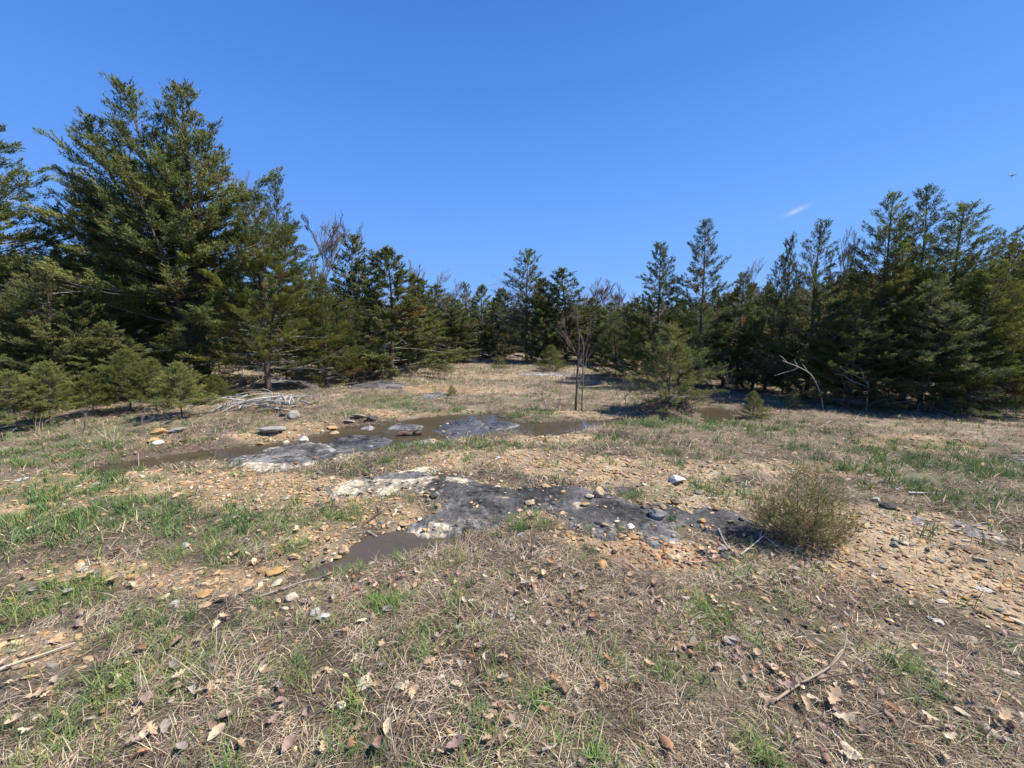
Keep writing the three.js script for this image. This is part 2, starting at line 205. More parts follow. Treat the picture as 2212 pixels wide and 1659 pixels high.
// water
const rippleTex = dataTex(512, (x, y) => { const v = tfbm(x, y, 10, 4); return [v, v, v]; });
const waterMat = new THREE.MeshPhysicalMaterial({ color: new THREE.Color().setRGB(.32, .26, .18), transmission: .78, thickness: 0, roughness: .03, ior: 1.33, specularIntensity: .9, bumpMap: rippleTex, bumpScale: .003 });
const waterLabels = ['shallow brown stream winding along the left bank', 'brown puddle in front of the large dark slab', 'brown pool in the shade under the right-hand cedars', 'small bluish puddle in grass beyond the large slab', 'small bluish puddle left of the near cedar bush'];
waters.forEach((w, k) => {
  const P = w.q.P, cx = P.reduce((s, p) => s + p[0], 0) / P.length, cz = P.reduce((s, p) => s + p[1], 0) / P.length;
  const cell = clamp(-cz * .012, .05, .2), x0 = w.q.x0 - .4, z0 = w.q.z0 - .4, nx = Math.ceil((w.q.x1 + .4 - x0) / cell), nz = Math.ceil((w.q.z1 + .4 - z0) / cell), mb = new MB(), uv = [], id = new Int32Array((nx + 1) * (nz + 1)).fill(-1);
  const vert = (i, j) => { const q = j * (nx + 1) + i; if (id[q] < 0) { const x = x0 + i * cell, z = z0 + j * cell; id[q] = mb.v(x - cx, 0, z - cz, 1, 1, 1); uv.push(x * .55, z * .55); } return id[q]; };
  for (let j = 0; j < nz; j++) for (let i = 0; i < nx; i++) if (sdPoly(P, x0 + (i + .5) * cell, z0 + (j + .5) * cell) < .34) { const a = vert(i, j), b = vert(i + 1, j), c = vert(i, j + 1), d = vert(i + 1, j + 1); mb.t(a, c, b); mb.t(b, c, d); }
  const g = mb.geo(true); g.setAttribute('uv', new THREE.Float32BufferAttribute(uv, 2)); g.deleteAttribute('color');
  const m = new THREE.Mesh(g, waterMat); m.position.set(cx, WATER_Y, cz); put(m, w.name); tag(m, waterLabels[k], null, null, 'structure'); m.castShadow = false;
});
// bedrock
const slabMat = new THREE.MeshStandardMaterial({ vertexColors: true, map: rockTex, bumpMap: rockBump, bumpScale: .03, roughness: .93 });
const wetSlabMat = new THREE.MeshStandardMaterial({ vertexColors: true, map: rockTex, bumpMap: rockBump, bumpScale: .008, roughness: .5 });
function slabY(s, x, z, sd) { const e = sd + (fbm(x * 5, z * 5, 3) - .5) * .22 + (fbm(x * 17, z * 17, 2) - .5) * .06; const base = s.wet ? WATER_Y + (s.wet > 1 ? .001 : .014) : lerp(gh(x, z), H0(x, z), .85); const step = Math.floor(fbm(x * 1.2 + 4, z * 2.1, 3) * 9) / 9; return base + lerp(-.05, s.h * .45 * (.4 + .9 * step) + .008 * fbm(x * 3, z * 3, 3) + .009 * (fbm(x * 16, z * 16, 3) - .5), sst(.09, -.06, e)) + .35 * s.h * sst(-.1, -.6, e); }
slabDefs.forEach(s => {
  const { P, x0, x1, z0, z1 } = s.q, dist = -(z0 + z1) / 2, cell = clamp(dist * .0042, .02, .12), m = .3, nx = Math.ceil((x1 - x0 + 2 * m) / cell), nz = Math.ceil((z1 - z0 + 2 * m) / cell), cx = (x0 + x1) / 2, cz = (z0 + z1) / 2;
  const mb = new MB(), uv = [], id = new Int32Array((nx + 1) * (nz + 1)).fill(-1), pb = s.pale.map(blob), tone = s.tone ?? 1;
  const vert = (i, j) => {
    const q = j * (nx + 1) + i; if (id[q] >= 0) return id[q];
    const x = x0 - m + i * cell, z = z0 - m + j * cell, sd = sdPoly(P, x, z), n = fbm(x * 2.3 + 7, z * 2.3, 5), f = fbm(x * 9, z * 9, 3);
    let pale = 0; const pale0 = blobs(pb, x, z, (fbm(x * 2.5 + 30, z * 3.5, 5) - .5) * 4.5 + .2);
    pale = sst(.3, .62, pale0 + (fbm(x * 14, z * 14, 3) - .5) * .7 * (pale0 > .02 ? 1 : 0)); let v = tone * lerp(.034, .088, clamp(n * 2.2 - .65)) * (.7 + .6 * f) * (1 + .5 * sst(-.12, .02, sd)); const col = [lerp(v * 1.08, .37, pale), lerp(v * 1.03, .318, pale), lerp(v, .235, pale)];
    id[q] = mb.v(x - cx, slabY(s, x, z, sd), z - cz, col[0] * 1.75, col[1] * 1.75, col[2] * 1.75); uv.push(x / 1.3, z / 1.3); return id[q];
  };
  for (let j = 0; j < nz; j++) for (let i = 0; i < nx; i++) if (sdPoly(P, x0 - m + (i + .5) * cell, z0 - m + (j + .5) * cell) < .16) { const a = vert(i, j), b = vert(i + 1, j), c = vert(i, j + 1), d = vert(i + 1, j + 1); mb.t(a, c, b); mb.t(b, c, d); }
  const g = mb.geo(true); g.setAttribute('uv', new THREE.Float32BufferAttribute(uv, 2));
  const o = new THREE.Mesh(g, s.wet ? wetSlabMat : slabMat); o.position.set(cx, 0, cz); put(o, 'rock_slab'); tag(o, s.label, 'rock slab', 'bedrock slabs exposed in the glade');
});
function surf(x, z) { const b = gh(x, z); for (const s of slabDefs) { const sd = sdBox(s.q, x, z, .1); if (sd < 0) return Math.max(b, slabY(s, x, z, sd)); } return b; }

// ---------------------------------------------------------------- cedars
const woodMat = new THREE.MeshStandardMaterial({ vertexColors: true, roughness: .95 });
const leafMat = new THREE.MeshPhysicalMaterial({ vertexColors: true, roughness: .85, transmission: .42, thickness: 0, side: THREE.DoubleSide, specularIntensity: .5 });
const dry = new THREE.MeshPhysicalMaterial({ vertexColors: true, roughness: .9, transmission: .25, thickness: 0, side: THREE.DoubleSide, specularIntensity: .3 });
const BARK = [.115, .083, .066], GREY = [.37, .34, .31];
const LUM = 1.85;
function spray(mb, rng, x, y, z, dx, dy, dz, len, n, w, col) {
  for (let k = 0; k < n; k++) {
    const t = (k + .3) / n * len, bx = x + dx * t, by = y + dy * t, bz = z + dz * t;
    let ex = dx + (rng() - .5) * 2.5, ey = dy * .8 + (rng() - .36) * 2.1, ez = dz + (rng() - .5) * 2.5; const el = Math.hypot(ex, ey, ez) || 1, L = len * (.45 + .5 * rng()); ex /= el; ey /= el; ez /= el;
    let sx = ey * .31 - ez * .84 + rng() - .5, sy = ez * .42 - ex * .31 + rng() - .5, sz = ex * .84 - ey * .42 + rng() - .5; const d = sx * ex + sy * ey + sz * ez; sx -= d * ex; sy -= d * ey; sz -= d * ez; const sl = Math.hypot(sx, sy, sz) || 1, hw = w * (.6 + .6 * rng()) / sl * .5; sx *= hw; sy *= hw; sz *= hw;
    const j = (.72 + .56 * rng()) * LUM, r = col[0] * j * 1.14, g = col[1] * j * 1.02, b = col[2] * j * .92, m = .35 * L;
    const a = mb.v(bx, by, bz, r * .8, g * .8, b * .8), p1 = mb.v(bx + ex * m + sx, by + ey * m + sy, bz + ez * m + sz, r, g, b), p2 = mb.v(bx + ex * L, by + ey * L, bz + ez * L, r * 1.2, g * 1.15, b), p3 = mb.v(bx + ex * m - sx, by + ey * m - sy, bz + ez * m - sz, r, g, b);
    mb.t(a, p1, p2); mb.t(a, p2, p3);
  }
}
// axes: [{b:[x,y,z], t:[x,y,z], R, c0 (where live branches start), dead (how many grey branches)}]
function cedarGeo({ axes, N = 60000, leaf = .13, w = .03, col = [.062, .088, .026], col2 = [.095, .105, .03], seed = 1, up = .45, pow = .8, shapeLow = .78, twig = 1, rt = .012, open = 0, dens = 15, minR = .009 }) {
  const rng = rngOf(seed), wood = new MB(), fol = new MB(N * 4), plumes = [];
  for (const A of axes) {
    const [bx, by, bz] = A.b, [tx, ty, tz] = A.t, H = Math.hypot(tx - bx, ty - by, tz - bz), w1 = rng() * 6, w2 = rng() * 6, wob = A.wob ?? .012;
    const ax = s => [lerp(bx, tx, s) + Math.sin(s * 5 + w1) * wob * H * s, lerp(by, ty, s), lerp(bz, tz, s) + Math.sin(s * 4.3 + w2) * wob * H * s];
    const pts = []; for (let k = 0; k <= 12; k++) pts.push(ax(k / 12));
    const r0 = A.r ?? H * rt; tube(wood, pts, r0, r0 * .08, 8, BARK);
    const c0 = A.c0 ?? .12, nb = Math.round(H * (1 - c0) * (A.dens ?? dens));
    let phi = rng() * 6;
    for (let k = 0; k < nb; k++) {
      const t = (k + rng() * .9) / nb, s = c0 + (1 - c0) * t; phi += 2.399 + (rng() - .5) * .7;
      const prof = Math.pow(1 - t, pow) * lerp(shapeLow, 1, sst(0, .28, t)) * lerp(1, .78, sst(.6, .95, t));
      let L = A.R * prof * (.5 + .75 * rng()) + .03 + .1 * (1 - t); if (rng() < .12) L *= 1.25;
      if (open && rng() < open) continue;
      const e0 = -.12 + up * .2 + up * 1.35 * t + (rng() - .5) * .4, P0 = ax(s), bp = [P0], ca = Math.cos(phi), sa = Math.sin(phi);
      let e = e0, x = P0[0], y = P0[1], z = P0[2]; const seg = 5, drift = (rng() - .5) * .5;
      let cx = ca, cz = sa;
      for (let q = 0; q < seg; q++) { e += .07; const an = phi + drift * q / seg; cx = Math.cos(an); cz = Math.sin(an); x += cx * Math.cos(e) * L / seg; y += Math.sin(e) * L / seg; z += cz * Math.cos(e) * L / seg; bp.push([x, y, z]); }
      const br = lerp(r0 * .22, r0 * .08, t); tube(wood, bp, Math.max(br, minR), minR * .55, 3, rng() < .5 ? GREY : BARK.map(v => v * 1.6));
      const hue = rng(), lum = .72 + .5 * rng(), bz2 = rng() < .012 && N > 20000, bc = [0, 1, 2].map(q => (bz2 ? [.125, .098, .032][q] : lerp(col[q], col2[q], hue)) * lum);
      const ns = Math.max(2, Math.round(L * 7 * twig));
      for (let q = 0; q < ns; q++) {
        const u = lerp(.28, 1, (q + rng()) / ns), f = u * seg, fi = Math.min(seg - 1, Math.floor(f)), ff = f - fi, a = bp[fi], b = bp[fi + 1];
        const px = lerp(a[0], b[0], ff), py = lerp(a[1], b[1], ff), pz = lerp(a[2], b[2], ff); const dl = Math.hypot(b[0] - a[0], b[1] - a[1], b[2] - a[2]) || 1;
        let dx = (b[0] - a[0]) / dl + (rng() - .5) * 1.5, dy = (b[1] - a[1]) / dl + (rng() - .35) * .9, dz = (b[2] - a[2]) / dl + (rng() - .5) * 1.5; const l2 = Math.hypot(dx, dy, dz) || 1;
        const len = Math.max(.12, (.16 + .42 * L * (1.05 - u) * rng() + .1 * rng()));
        plumes.push([px, py, pz, dx / l2, dy / l2, dz / l2, len, bc, u, lerp(1.15, .7, sst(.3, .9, t))]);
      }
      plumes.push([...bp[seg], cx * Math.cos(e), Math.sin(e), cz * Math.cos(e), .15 + .1 * rng(), bc, 1, .9]);
    }
    for (let k = 0; k < 6; k++) { const P = ax(lerp(.9, 1, k / 5)); plumes.push([P[0], P[1], P[2], (rng() - .5) * .6, .9, (rng() - .5) * .6, .14, col2.map(v => v * .9), 1, .7]); }
    for (let k = 0; k < (A.dead ?? 0); k++) {       // bare grey branches
      const s = lerp(A.d0 ?? .05, A.d1 ?? c0 + .12, rng()), P0 = ax(s), an = rng() * 6.283, L = A.R * (.45 + .6 * rng()); let e = (A.de ?? -.05) + (rng() - .5) * .5, x = P0[0], y = P0[1], z = P0[2]; const bp = [P0], g = .6 + .55 * rng(), gc = GREY.map(v => v * g);
      let aa = an; for (let q = 0; q < 6; q++) { e += (rng() - .5) * .35; aa += (rng() - .5) * .4; x += Math.cos(aa) * Math.cos(e) * L / 6; y += Math.sin(e) * L / 6; z += Math.sin(aa) * Math.cos(e) * L / 6; bp.push([x, y, z]); if (q > 0) for (let m = 0; m < 2; m++) { const a2 = aa + (rng() - .5) * 2.4, l2 = L * (.12 + .25 * rng()), e2 = e + (rng() - .4) * .9; tube(wood, [[x, y, z], [x + Math.cos(a2) * Math.cos(e2) * l2 * .5, y + Math.sin(e2) * l2 * .5, z + Math.sin(a2) * Math.cos(e2) * l2 * .5], [x + Math.cos(a2 + .3) * l2 * .95, y + Math.sin(e2 + .2) * l2, z + Math.sin(a2 + .3) * l2 * .95]], .0045, .002, 3, gc); } }
      tube(wood, bp, .014, .004, 4, gc);
    }
  }
  let tot = 0; for (const p of plumes) tot += p[6] + .1;
  const per = 9, ns = N / per / 2 / tot;
  for (const [x, y, z, dx, dy, dz, len, bc, u, wt] of plumes) {
    let n = (len + .1) * ns * wt; n = Math.floor(n) + (rng() < n % 1 ? 1 : 0);
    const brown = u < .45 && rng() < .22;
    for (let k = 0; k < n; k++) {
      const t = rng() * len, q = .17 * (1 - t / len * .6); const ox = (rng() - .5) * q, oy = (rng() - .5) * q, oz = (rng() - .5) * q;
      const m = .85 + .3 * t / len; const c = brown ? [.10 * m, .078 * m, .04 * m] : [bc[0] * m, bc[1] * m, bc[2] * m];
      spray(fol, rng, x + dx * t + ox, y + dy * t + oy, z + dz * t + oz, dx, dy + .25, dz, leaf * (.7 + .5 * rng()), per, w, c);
    }
  }
  return { wood: wood.geo(true), fol: fol.geo(false) };
}
function cedar(geo, name = 'cedar_tree') { const g = new THREE.Group(); part('trunk', geo.wood, woodMat, g); part('crown', geo.fol, leafMat, g); g.userData.nm = name; return g; }
// places a tree: base pixel, ground row of its base, row of its top; natural height of the geometry; returns the group
function plant(proto, bx, by, topY, natH, natR, halfPx, turn, label, category, group, name, sink = .03) {
  const o = proto.clone(); o.userData = {}; const [x, z] = G(bx, by); const y = gh(x, z) - sink; const h = heightFor(z, topY) - y, sy = h / natH, sx = halfPx * depthAt(x, z, 1) / F / natR;
  o.position.set(x, y, z); o.scale.set(sx, sy, sx); o.rotation.set((h2(bx | 0, 3) - .5) * .05, turn, (h2(bx | 0, 9) - .5) * .07); put(o, name); tag(o, label, category, group); return o;
}
const V = {};   // shapes of a unit kind; several trees share a shape, turned and scaled
const one = (H, R, o = {}) => [{ b: [0, 0, 0], t: [0.02 * H, H, 0.01 * H], R, ...o }];
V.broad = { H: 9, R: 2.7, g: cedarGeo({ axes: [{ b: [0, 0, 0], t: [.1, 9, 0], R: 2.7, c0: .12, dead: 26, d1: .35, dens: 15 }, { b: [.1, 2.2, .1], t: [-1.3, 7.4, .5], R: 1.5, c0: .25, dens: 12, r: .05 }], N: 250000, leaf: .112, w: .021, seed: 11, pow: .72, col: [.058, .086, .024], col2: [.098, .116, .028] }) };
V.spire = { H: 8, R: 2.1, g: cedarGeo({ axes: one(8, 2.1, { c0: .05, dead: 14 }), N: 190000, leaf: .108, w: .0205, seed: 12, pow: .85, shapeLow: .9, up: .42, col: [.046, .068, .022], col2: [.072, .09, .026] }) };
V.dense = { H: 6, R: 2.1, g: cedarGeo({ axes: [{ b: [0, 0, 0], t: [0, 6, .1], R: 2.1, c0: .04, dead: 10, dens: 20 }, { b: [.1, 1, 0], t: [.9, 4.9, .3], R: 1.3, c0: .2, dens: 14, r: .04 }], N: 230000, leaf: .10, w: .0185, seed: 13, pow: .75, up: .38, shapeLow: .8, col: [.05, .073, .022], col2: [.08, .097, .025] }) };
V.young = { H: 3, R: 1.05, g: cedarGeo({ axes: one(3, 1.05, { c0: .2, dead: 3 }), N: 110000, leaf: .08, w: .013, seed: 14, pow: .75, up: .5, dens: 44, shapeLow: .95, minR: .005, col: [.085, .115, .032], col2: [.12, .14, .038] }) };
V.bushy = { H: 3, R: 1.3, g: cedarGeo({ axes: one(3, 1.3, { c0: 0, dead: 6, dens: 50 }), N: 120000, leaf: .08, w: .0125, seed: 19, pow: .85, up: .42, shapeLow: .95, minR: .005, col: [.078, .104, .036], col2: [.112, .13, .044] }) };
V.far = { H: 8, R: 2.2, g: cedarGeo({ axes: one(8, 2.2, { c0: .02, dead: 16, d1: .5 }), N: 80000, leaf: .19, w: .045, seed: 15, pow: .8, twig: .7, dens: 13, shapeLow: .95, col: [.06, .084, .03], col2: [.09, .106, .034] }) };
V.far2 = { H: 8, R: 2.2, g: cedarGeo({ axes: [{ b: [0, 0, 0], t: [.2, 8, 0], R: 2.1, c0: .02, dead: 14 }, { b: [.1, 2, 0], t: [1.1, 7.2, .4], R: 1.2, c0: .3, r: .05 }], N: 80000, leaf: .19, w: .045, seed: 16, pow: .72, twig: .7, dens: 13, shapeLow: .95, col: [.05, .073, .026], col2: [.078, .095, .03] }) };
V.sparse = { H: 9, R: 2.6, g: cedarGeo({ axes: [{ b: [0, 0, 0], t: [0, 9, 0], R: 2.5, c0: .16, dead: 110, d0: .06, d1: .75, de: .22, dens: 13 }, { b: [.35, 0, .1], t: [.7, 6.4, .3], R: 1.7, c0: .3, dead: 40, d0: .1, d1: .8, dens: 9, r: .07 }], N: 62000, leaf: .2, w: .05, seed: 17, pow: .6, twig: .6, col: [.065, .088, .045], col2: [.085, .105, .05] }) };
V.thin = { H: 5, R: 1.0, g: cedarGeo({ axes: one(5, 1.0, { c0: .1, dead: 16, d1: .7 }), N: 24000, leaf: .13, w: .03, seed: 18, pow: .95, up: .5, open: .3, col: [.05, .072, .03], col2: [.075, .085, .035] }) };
// the big cedar of several leaders at the left, a shape of its own
V.big = { H: 9.3, R: 3, g: cedarGeo({ axes: [
  { b: [0, 0, 0], t: [.15, 9.3, 0], R: 2.5, c0: .2, dead: 34, d1: .45, dens: 16, r: .15 },
  { b: [0, 1.6, 0], t: [-.75, 9.15, .3], R: 1.5, c0: .3, dens: 15, r: .09 }, { b: [-.1, 1.5, .1], t: [-1.55, 8.2, .2], R: 1.6, c0: .25, dens: 14, r: .09 },
  { b: [.1, 2.2, 0], t: [.95, 7.5, .5], R: 1.35, c0: .25, dens: 14, r: .07 }, { b: [-.1, 1.8, 0], t: [-2.5, 6.9, -.2], R: 1.3, c0: .3, dens: 13, r: .07 }, { b: [0, 1.5, .2], t: [.5, 5.8, 1.7], R: 1.3, c0: .3, dens: 12, r: .06 }],
  N: 500000, leaf: .112, w: .020, seed: 31, pow: .78, up: .55, col: [.055, .083, .024], col2: [.094, .112, .028] }) };
for (const v of Object.values(V)) { v.g.fol.computeBoundingBox(); const b = v.g.fol.boundingBox; v.H = b.max.y; v.R = (b.max.x - b.min.x + b.max.z - b.min.z) / 4 * .82; }
const P = Object.fromEntries(Object.entries(V).map(([k, v]) => [k, cedar(v.g)]));
const CG = 'cedars round the glade';
const T = (k, bx, by, top, hw, turn, label, group = CG, name = 'cedar_tree', cat = 'cedar tree') => plant(P[k], bx, by, top, V[k].H, V[k].R, hw, turn, label, cat, group, name);
// left side
T('big', 446, 852, 166, 192, 0, 'tallest cedar on the left, with several leaning tops and a dark trunk');
T('broad', -5, 872, 165, 240, 1.2, 'bluish cedar cut by the left edge of the picture');
T('broad', 580, 856, 405, 145, 2.4, 'yellow-green cedar on a bare lone trunk with a skirt of dead branches');
T('spire', 622, 828, 374, 80, .4, 'slim pointed cedar rising behind the yellow-green cedar');
T('broad', 235, 845, 395, 150, 4.1, 'dark cedar filling the gap between the tallest cedar and the left edge');
T('dense', 130, 888, 560, 130, .8, 'low bushy cedar standing before the left-edge cedar');
T('dense', 705, 842, 590, 85, 2.9, 'rounded olive cedar at the right end of the left group');
T('young', 395, 916, 776, 61, .3, 'young light green cedar on thin stems beside the stream bank');
T('young', 285, 905, 746, 66, 1.9, 'young cedar with pale trunk before the dark left trees');
T('young', 205, 915, 804, 47, 3.4, 'small ragged cedar low on the left bank');
T('young', 40, 940, 794, 78, 5.1, 'drooping young cedar at the left edge of the bank');
T('dense', 320, 858, 610, 110, 5.2, 'shaded bushy cedar under the left flank of the tallest cedar');
T('dense', 60, 884, 640, 110, 2.2, 'dark low cedar crowding the left edge behind the ragged one');
T('dense', 410, 868, 690, 90, 3.7, 'shadowed low cedar right under the trunk of the tallest cedar');
T('dense', 250, 880, 690, 95, .1, 'low green cedar between the bushy one and the tallest trunk');
T('young', 340, 904, 769, 48, 4.4, 'light young cedar squeezed between the two stemmed young ones');
T('young', 470, 886, 804, 34, 2.6, 'small cedar at the right end of the young left row');
T('young', 110, 928, 774, 62, 1.0, 'loose young cedar in front of the left shade');
T('dense', 765, 828, 640, 78, 4.0, 'light olive bushy cedar just right of the rounded olive one');
// centre
T('far2', 752, 806, 500, 98, .5, 'dark pointed cedar behind the olive cedar, left of the clearing');
T('far', 846, 818, 530, 145, 1.5, 'broad olive cedar with its trunk bare near the ground, left of the clearing');
T('far', 905, 800, 595, 95, 3.1, 'olive cedar leaning against the right flank of the broad one');
T('far2', 955, 786, 612, 88, 4.2, 'mid-green cedar at the far left of the clearing');
T('thin', 1006, 776, 606, 40, .2, 'thin cedar with an open top far across the clearing');
T('far', 1042, 774, 612, 66, 5.3, 'narrow cedar with visible dark trunk left of the tall central one');
T('sparse', 1137, 780, 534, 76, .9, 'tall central cedar with grey bare lower branches and two dark trunks');
T('far2', 1092, 772, 618, 58, 2.4, 'dark cedar half hidden behind the left of the tall central one');
T('far2', 1222, 784, 576, 98, 3.4, 'green cedar with a double tip right of the tall central one');
T('far', 1275, 780, 640, 83, 1.1, 'rounded olive cedar behind the bare double sapling');
T('bushy', 1193, 802, 742, 36, 2.2, 'olive cedar bush at the foot of the double-tipped cedar');
T('far', 884, 798, 640, 78, 2.6, 'low olive cedar between the broad olive one and the mid-green one');
T('far2', 984, 784, 640, 62, 1.9, 'low dark cedar before the thin open one at the clearing end');
T('far', 1172, 786, 640, 56, 4.9, 'low olive cedar between the tall central one and the double-tipped one');
T('far2', 1308, 790, 650, 62, .8, 'dark cedar closing the gap before the right group');
T('far', 1076, 776, 650, 50, 3.8, 'low cedar behind the small brownish bush');
// right side
T('spire', 1416, 826, 520, 84, 2.2, 'pointed dark cedar, first tall spire of the right group');
T('spire', 1508, 838, 470, 92, 4.4, 'slender dark cedar with the highest spire left of the right group');
T('dense', 1330, 818, 668, 62, 3.9, 'low dark cedar at the left foot of the right group');
T('bushy', 1442, 887, 690, 100, .9, 'light green young cedar on a root mound beside the stream');
T('spire', 1590, 838, 585, 70, 1.3, 'dark cedar leaning behind the second spire of the right group');
T('spire', 1650, 850, 548, 66, .1, 'dark narrow cedar between the two spires and the right mass');
T('thin', 1690, 852, 495, 44, 2.6, 'sparse see-through cedar spire left of the right mass');
T('spire', 1740, 862, 470, 92, 5.6, 'dark cedar with plume-like spire at the left of the right mass');
T('broad', 1880, 868, 410, 130, .3, 'dark cedar with a forked bristling top in the right mass');
T('spire', 1948, 872, 398, 120, 3.0, 'tallest cedar of the right mass, with a thin bristling tip');
T('broad', 2046, 872, 428, 150, 1.9, 'broad dark cedar right of the tallest in the right mass');
T('dense', 1985, 886, 600, 130, 4.6, 'bushy olive cedar reaching the ground in the right mass');
T('dense', 2085, 888, 560, 120, 1.1, 'wide olive cedar at the right end of the right mass');
T('dense', 1830, 880, 640, 105, 2.7, 'shadowy cedar with low branches over the bent pale saplings');
T('broad', 2260, 862, 480, 110, 3.3, 'blue-black cedar cut by the right edge of the picture');
T('dense', 2190, 876, 650, 90, 5.9, 'low cedar in the right corner behind the dry grass');
T('far2', 1465, 828, 640, 60, 1.4, 'dark understorey cedar between the first two spires');
T('far', 1560, 834, 660, 64, 3.6, 'dark understorey cedar right of the second spire');
T('far2', 1625, 842, 660, 60, 5.0, 'shaded understorey cedar behind the knee-high yellow-green one');
T('far', 1700, 846, 650, 64, .7, 'shaded understorey cedar behind the bent pale sapling');
T('dense', 1780, 868, 690, 66, 1.9, 'low shadowy cedar right behind the bent pale sapling');
T('far2', 1375, 812, 640, 55, 2.8, 'dark understorey cedar left of the first spire');
// little cedars in the open
T('bushy', 1626, 902, 842, 34, 1.2, 'knee-high yellow-green cedar before the dark right trees', 'little cedars in the open', 'cedar_sapling', 'cedar sapling');
T('bushy', 1714, 886, 834, 20, 3.2, 'tiny brownish cedar right of the knee-high yellow-green one', 'little cedars in the open', 'cedar_sapling', 'cedar sapling');
T('bushy', 975, 854, 830, 15, .4, 'tiny dark cedar beside the layered ledge', 'little cedars in the open', 'cedar_sapling', 'cedar sapling');
T('bushy', 962, 806, 772, 26, 4.4, 'small cedar bush at the far left rim of the clearing', 'little cedars in the open', 'cedar_sapling', 'cedar sapling');
T('bushy', 1078, 796, 766, 20, 2.0, 'small brownish bush left of the tall central cedar', 'little cedars in the open', 'cedar_sapling', 'cedar sapling');
{ // the thin cedar bush in the right foreground
  const low = [[-.62, .34, .05], [.66, .26, .08], [-.42, .55, -.2], [.45, .5, -.15], [-.3, .42, .4], [.34, .36, .42], [-.7, .5, -.1]].map(t => ({ b: [t[0] * .12, 0, t[2] * .1], t, R: .24, c0: .2, dens: 46, r: .006, wob: .03 }));
  const geo = cedarGeo({ axes: [{ b: [-.07, 0, 0], t: [-.13, .95, 0], R: .3, c0: .06, dens: 60, r: .009, wob: .03 }, { b: [.09, 0, .02], t: [.2, .9, .05], R: .3, c0: .06, dens: 60, r: .009, wob: .03 }, ...low], N: 92000, leaf: .042, w: .005, seed: 61, pow: .9, shapeLow: .9, up: .6, twig: 3, minR: .002, col: [.058, .08, .024], col2: [.115, .105, .038] });
  geo.fol.computeBoundingBox(); const bb = geo.fol.boundingBox; plant(cedar(geo), 1733, 1160, 982, bb.max.y, (bb.max.x - bb.min.x) / 2, 130, 0, 'knee-high brownish-green cedar bush at the right end of the large slab', 'cedar bush', null, 'cedar_bush', .01);
}

// ---------------------------------------------------------------- bare trees and saplings
function bareGeo({ H, seed, spread = .6, col = [.16, .13, .115], r = .012, depth = 5, fork = .45, lean = 0, curve = .25, kids = 3, minR = .002 }) {
  const rng = rngOf(seed), trunk = new MB(), twigs = new MB();
  const grow = (p, dir, L, r0, d) => {
    const pts = [p]; let [x, y, z] = p, [dx, dy, dz] = dir; const n = d === 0 ? 7 : 4;
    for (let k = 0; k < n; k++) { dx += (rng() - .5) * curve; dz += (rng() - .5) * curve; dy += (rng() - .5) * curve * .5 + (d > 1 ? .06 : 0); const l = Math.hypot(dx, dy, dz); dx /= l; dy /= l; dz /= l; x += dx * L / n; y += dy * L / n; z += dz * L / n; pts.push([x, y, z]); }
    if (minR > .005 && d >= depth - 1) for (let q = 0; q < 3; q++) { const u = pts[1 + q % n], an = rng() * 6.283, l = L * (.3 + .35 * rng()); tube(twigs, [u, [u[0] + (dx + Math.cos(an) * .7) * l, u[1] + (dy + .1) * l, u[2] + (dz + Math.sin(an) * .7) * l]], minR * .8, minR * .4, 3, col.map(v => v * 1.5)); }
    tube(d === 0 ? trunk : twigs, pts, Math.max(r0, minR), Math.max(r0 * (d === 0 ? .5 : .4), minR * .8), d < 2 ? 6 : 3, col.map(v => v * (1 + d * .12)));
    if (d >= depth) return;
    const m = kids + (rng() < .5 ? 1 : 0);
    for (let k = 0; k < m; k++) {
      const u = d === 0 ? lerp(fork, 1, (k + rng() * .7) / m) : lerp(.3, 1, (k + rng()) / m), f = u * n, fi = Math.min(n - 1, Math.floor(f)), ff = f - fi, a = pts[fi], b = pts[fi + 1];
      const an = rng() * 6.283, s = spread * (.6 + .7 * rng()); let ex = dx + Math.cos(an) * s, ey = dy + .12, ez = dz + Math.sin(an) * s; const l = Math.hypot(ex, ey, ez);
      grow([lerp(a[0], b[0], ff), lerp(a[1], b[1], ff), lerp(a[2], b[2], ff)], [ex / l, ey / l, ez / l], L * (d === 0 ? .55 : .62) * (.7 + .5 * rng()), r0 * lerp(.62, .42, u), d + 1);
    }
    if (d > 0) { }
  };
  grow([0, 0, 0], [lean, 1, 0], H * .62, H * r, 0);
  const a = trunk.geo(true), b = twigs.geo(true); b.computeBoundingBox(); return { a, b, H: b.boundingBox.max.y, R: Math.max(b.boundingBox.max.x, -b.boundingBox.min.x) };
}
const bare = g => { const o = new THREE.Group(); part('trunk', g.a, woodMat, o); part('crown', g.b, woodMat, o); return o; };
const BB = [bareGeo({ H: 12, seed: 5, spread: .75, fork: .55, depth: 5, r: .013, minR: .02 }), bareGeo({ H: 12, seed: 8, spread: .55, fork: .4, depth: 5, r: .011, minR: .02 }), bareGeo({ H: 11, seed: 21, spread: .65, fork: .35, depth: 5, r: .011, minR: .02, col: [.19, .165, .15] }), bareGeo({ H: 12, seed: 77, spread: .62, fork: .72, depth: 5, r: .016, kids: 2, curve: .3, col: [.085, .07, .06], minR: .022 })], BP = BB.map(bare);
const Bt = (k, bx, by, top, hw, turn, label) => plant(BP[k], bx, by, top, BB[k].H, BB[k].R, hw, turn, label, 'bare tree', 'leafless trees behind the cedars', 'bare_tree');
Bt(3, 736, 788, 436, 62, .6, 'tall leafless tree with a forked crown above the left cedars');
Bt(1, 690, 780, 470, 60, 2.2, 'leafless tree with fine twigs left of the tall forked one');
Bt(3, 808, 788, 470, 40, 1.2, 'leafless tree whose twisted top stands right of the tall forked one');
Bt(1, 880, 776, 552, 45, 3.3, 'bare grey tree behind the broad olive cedar');
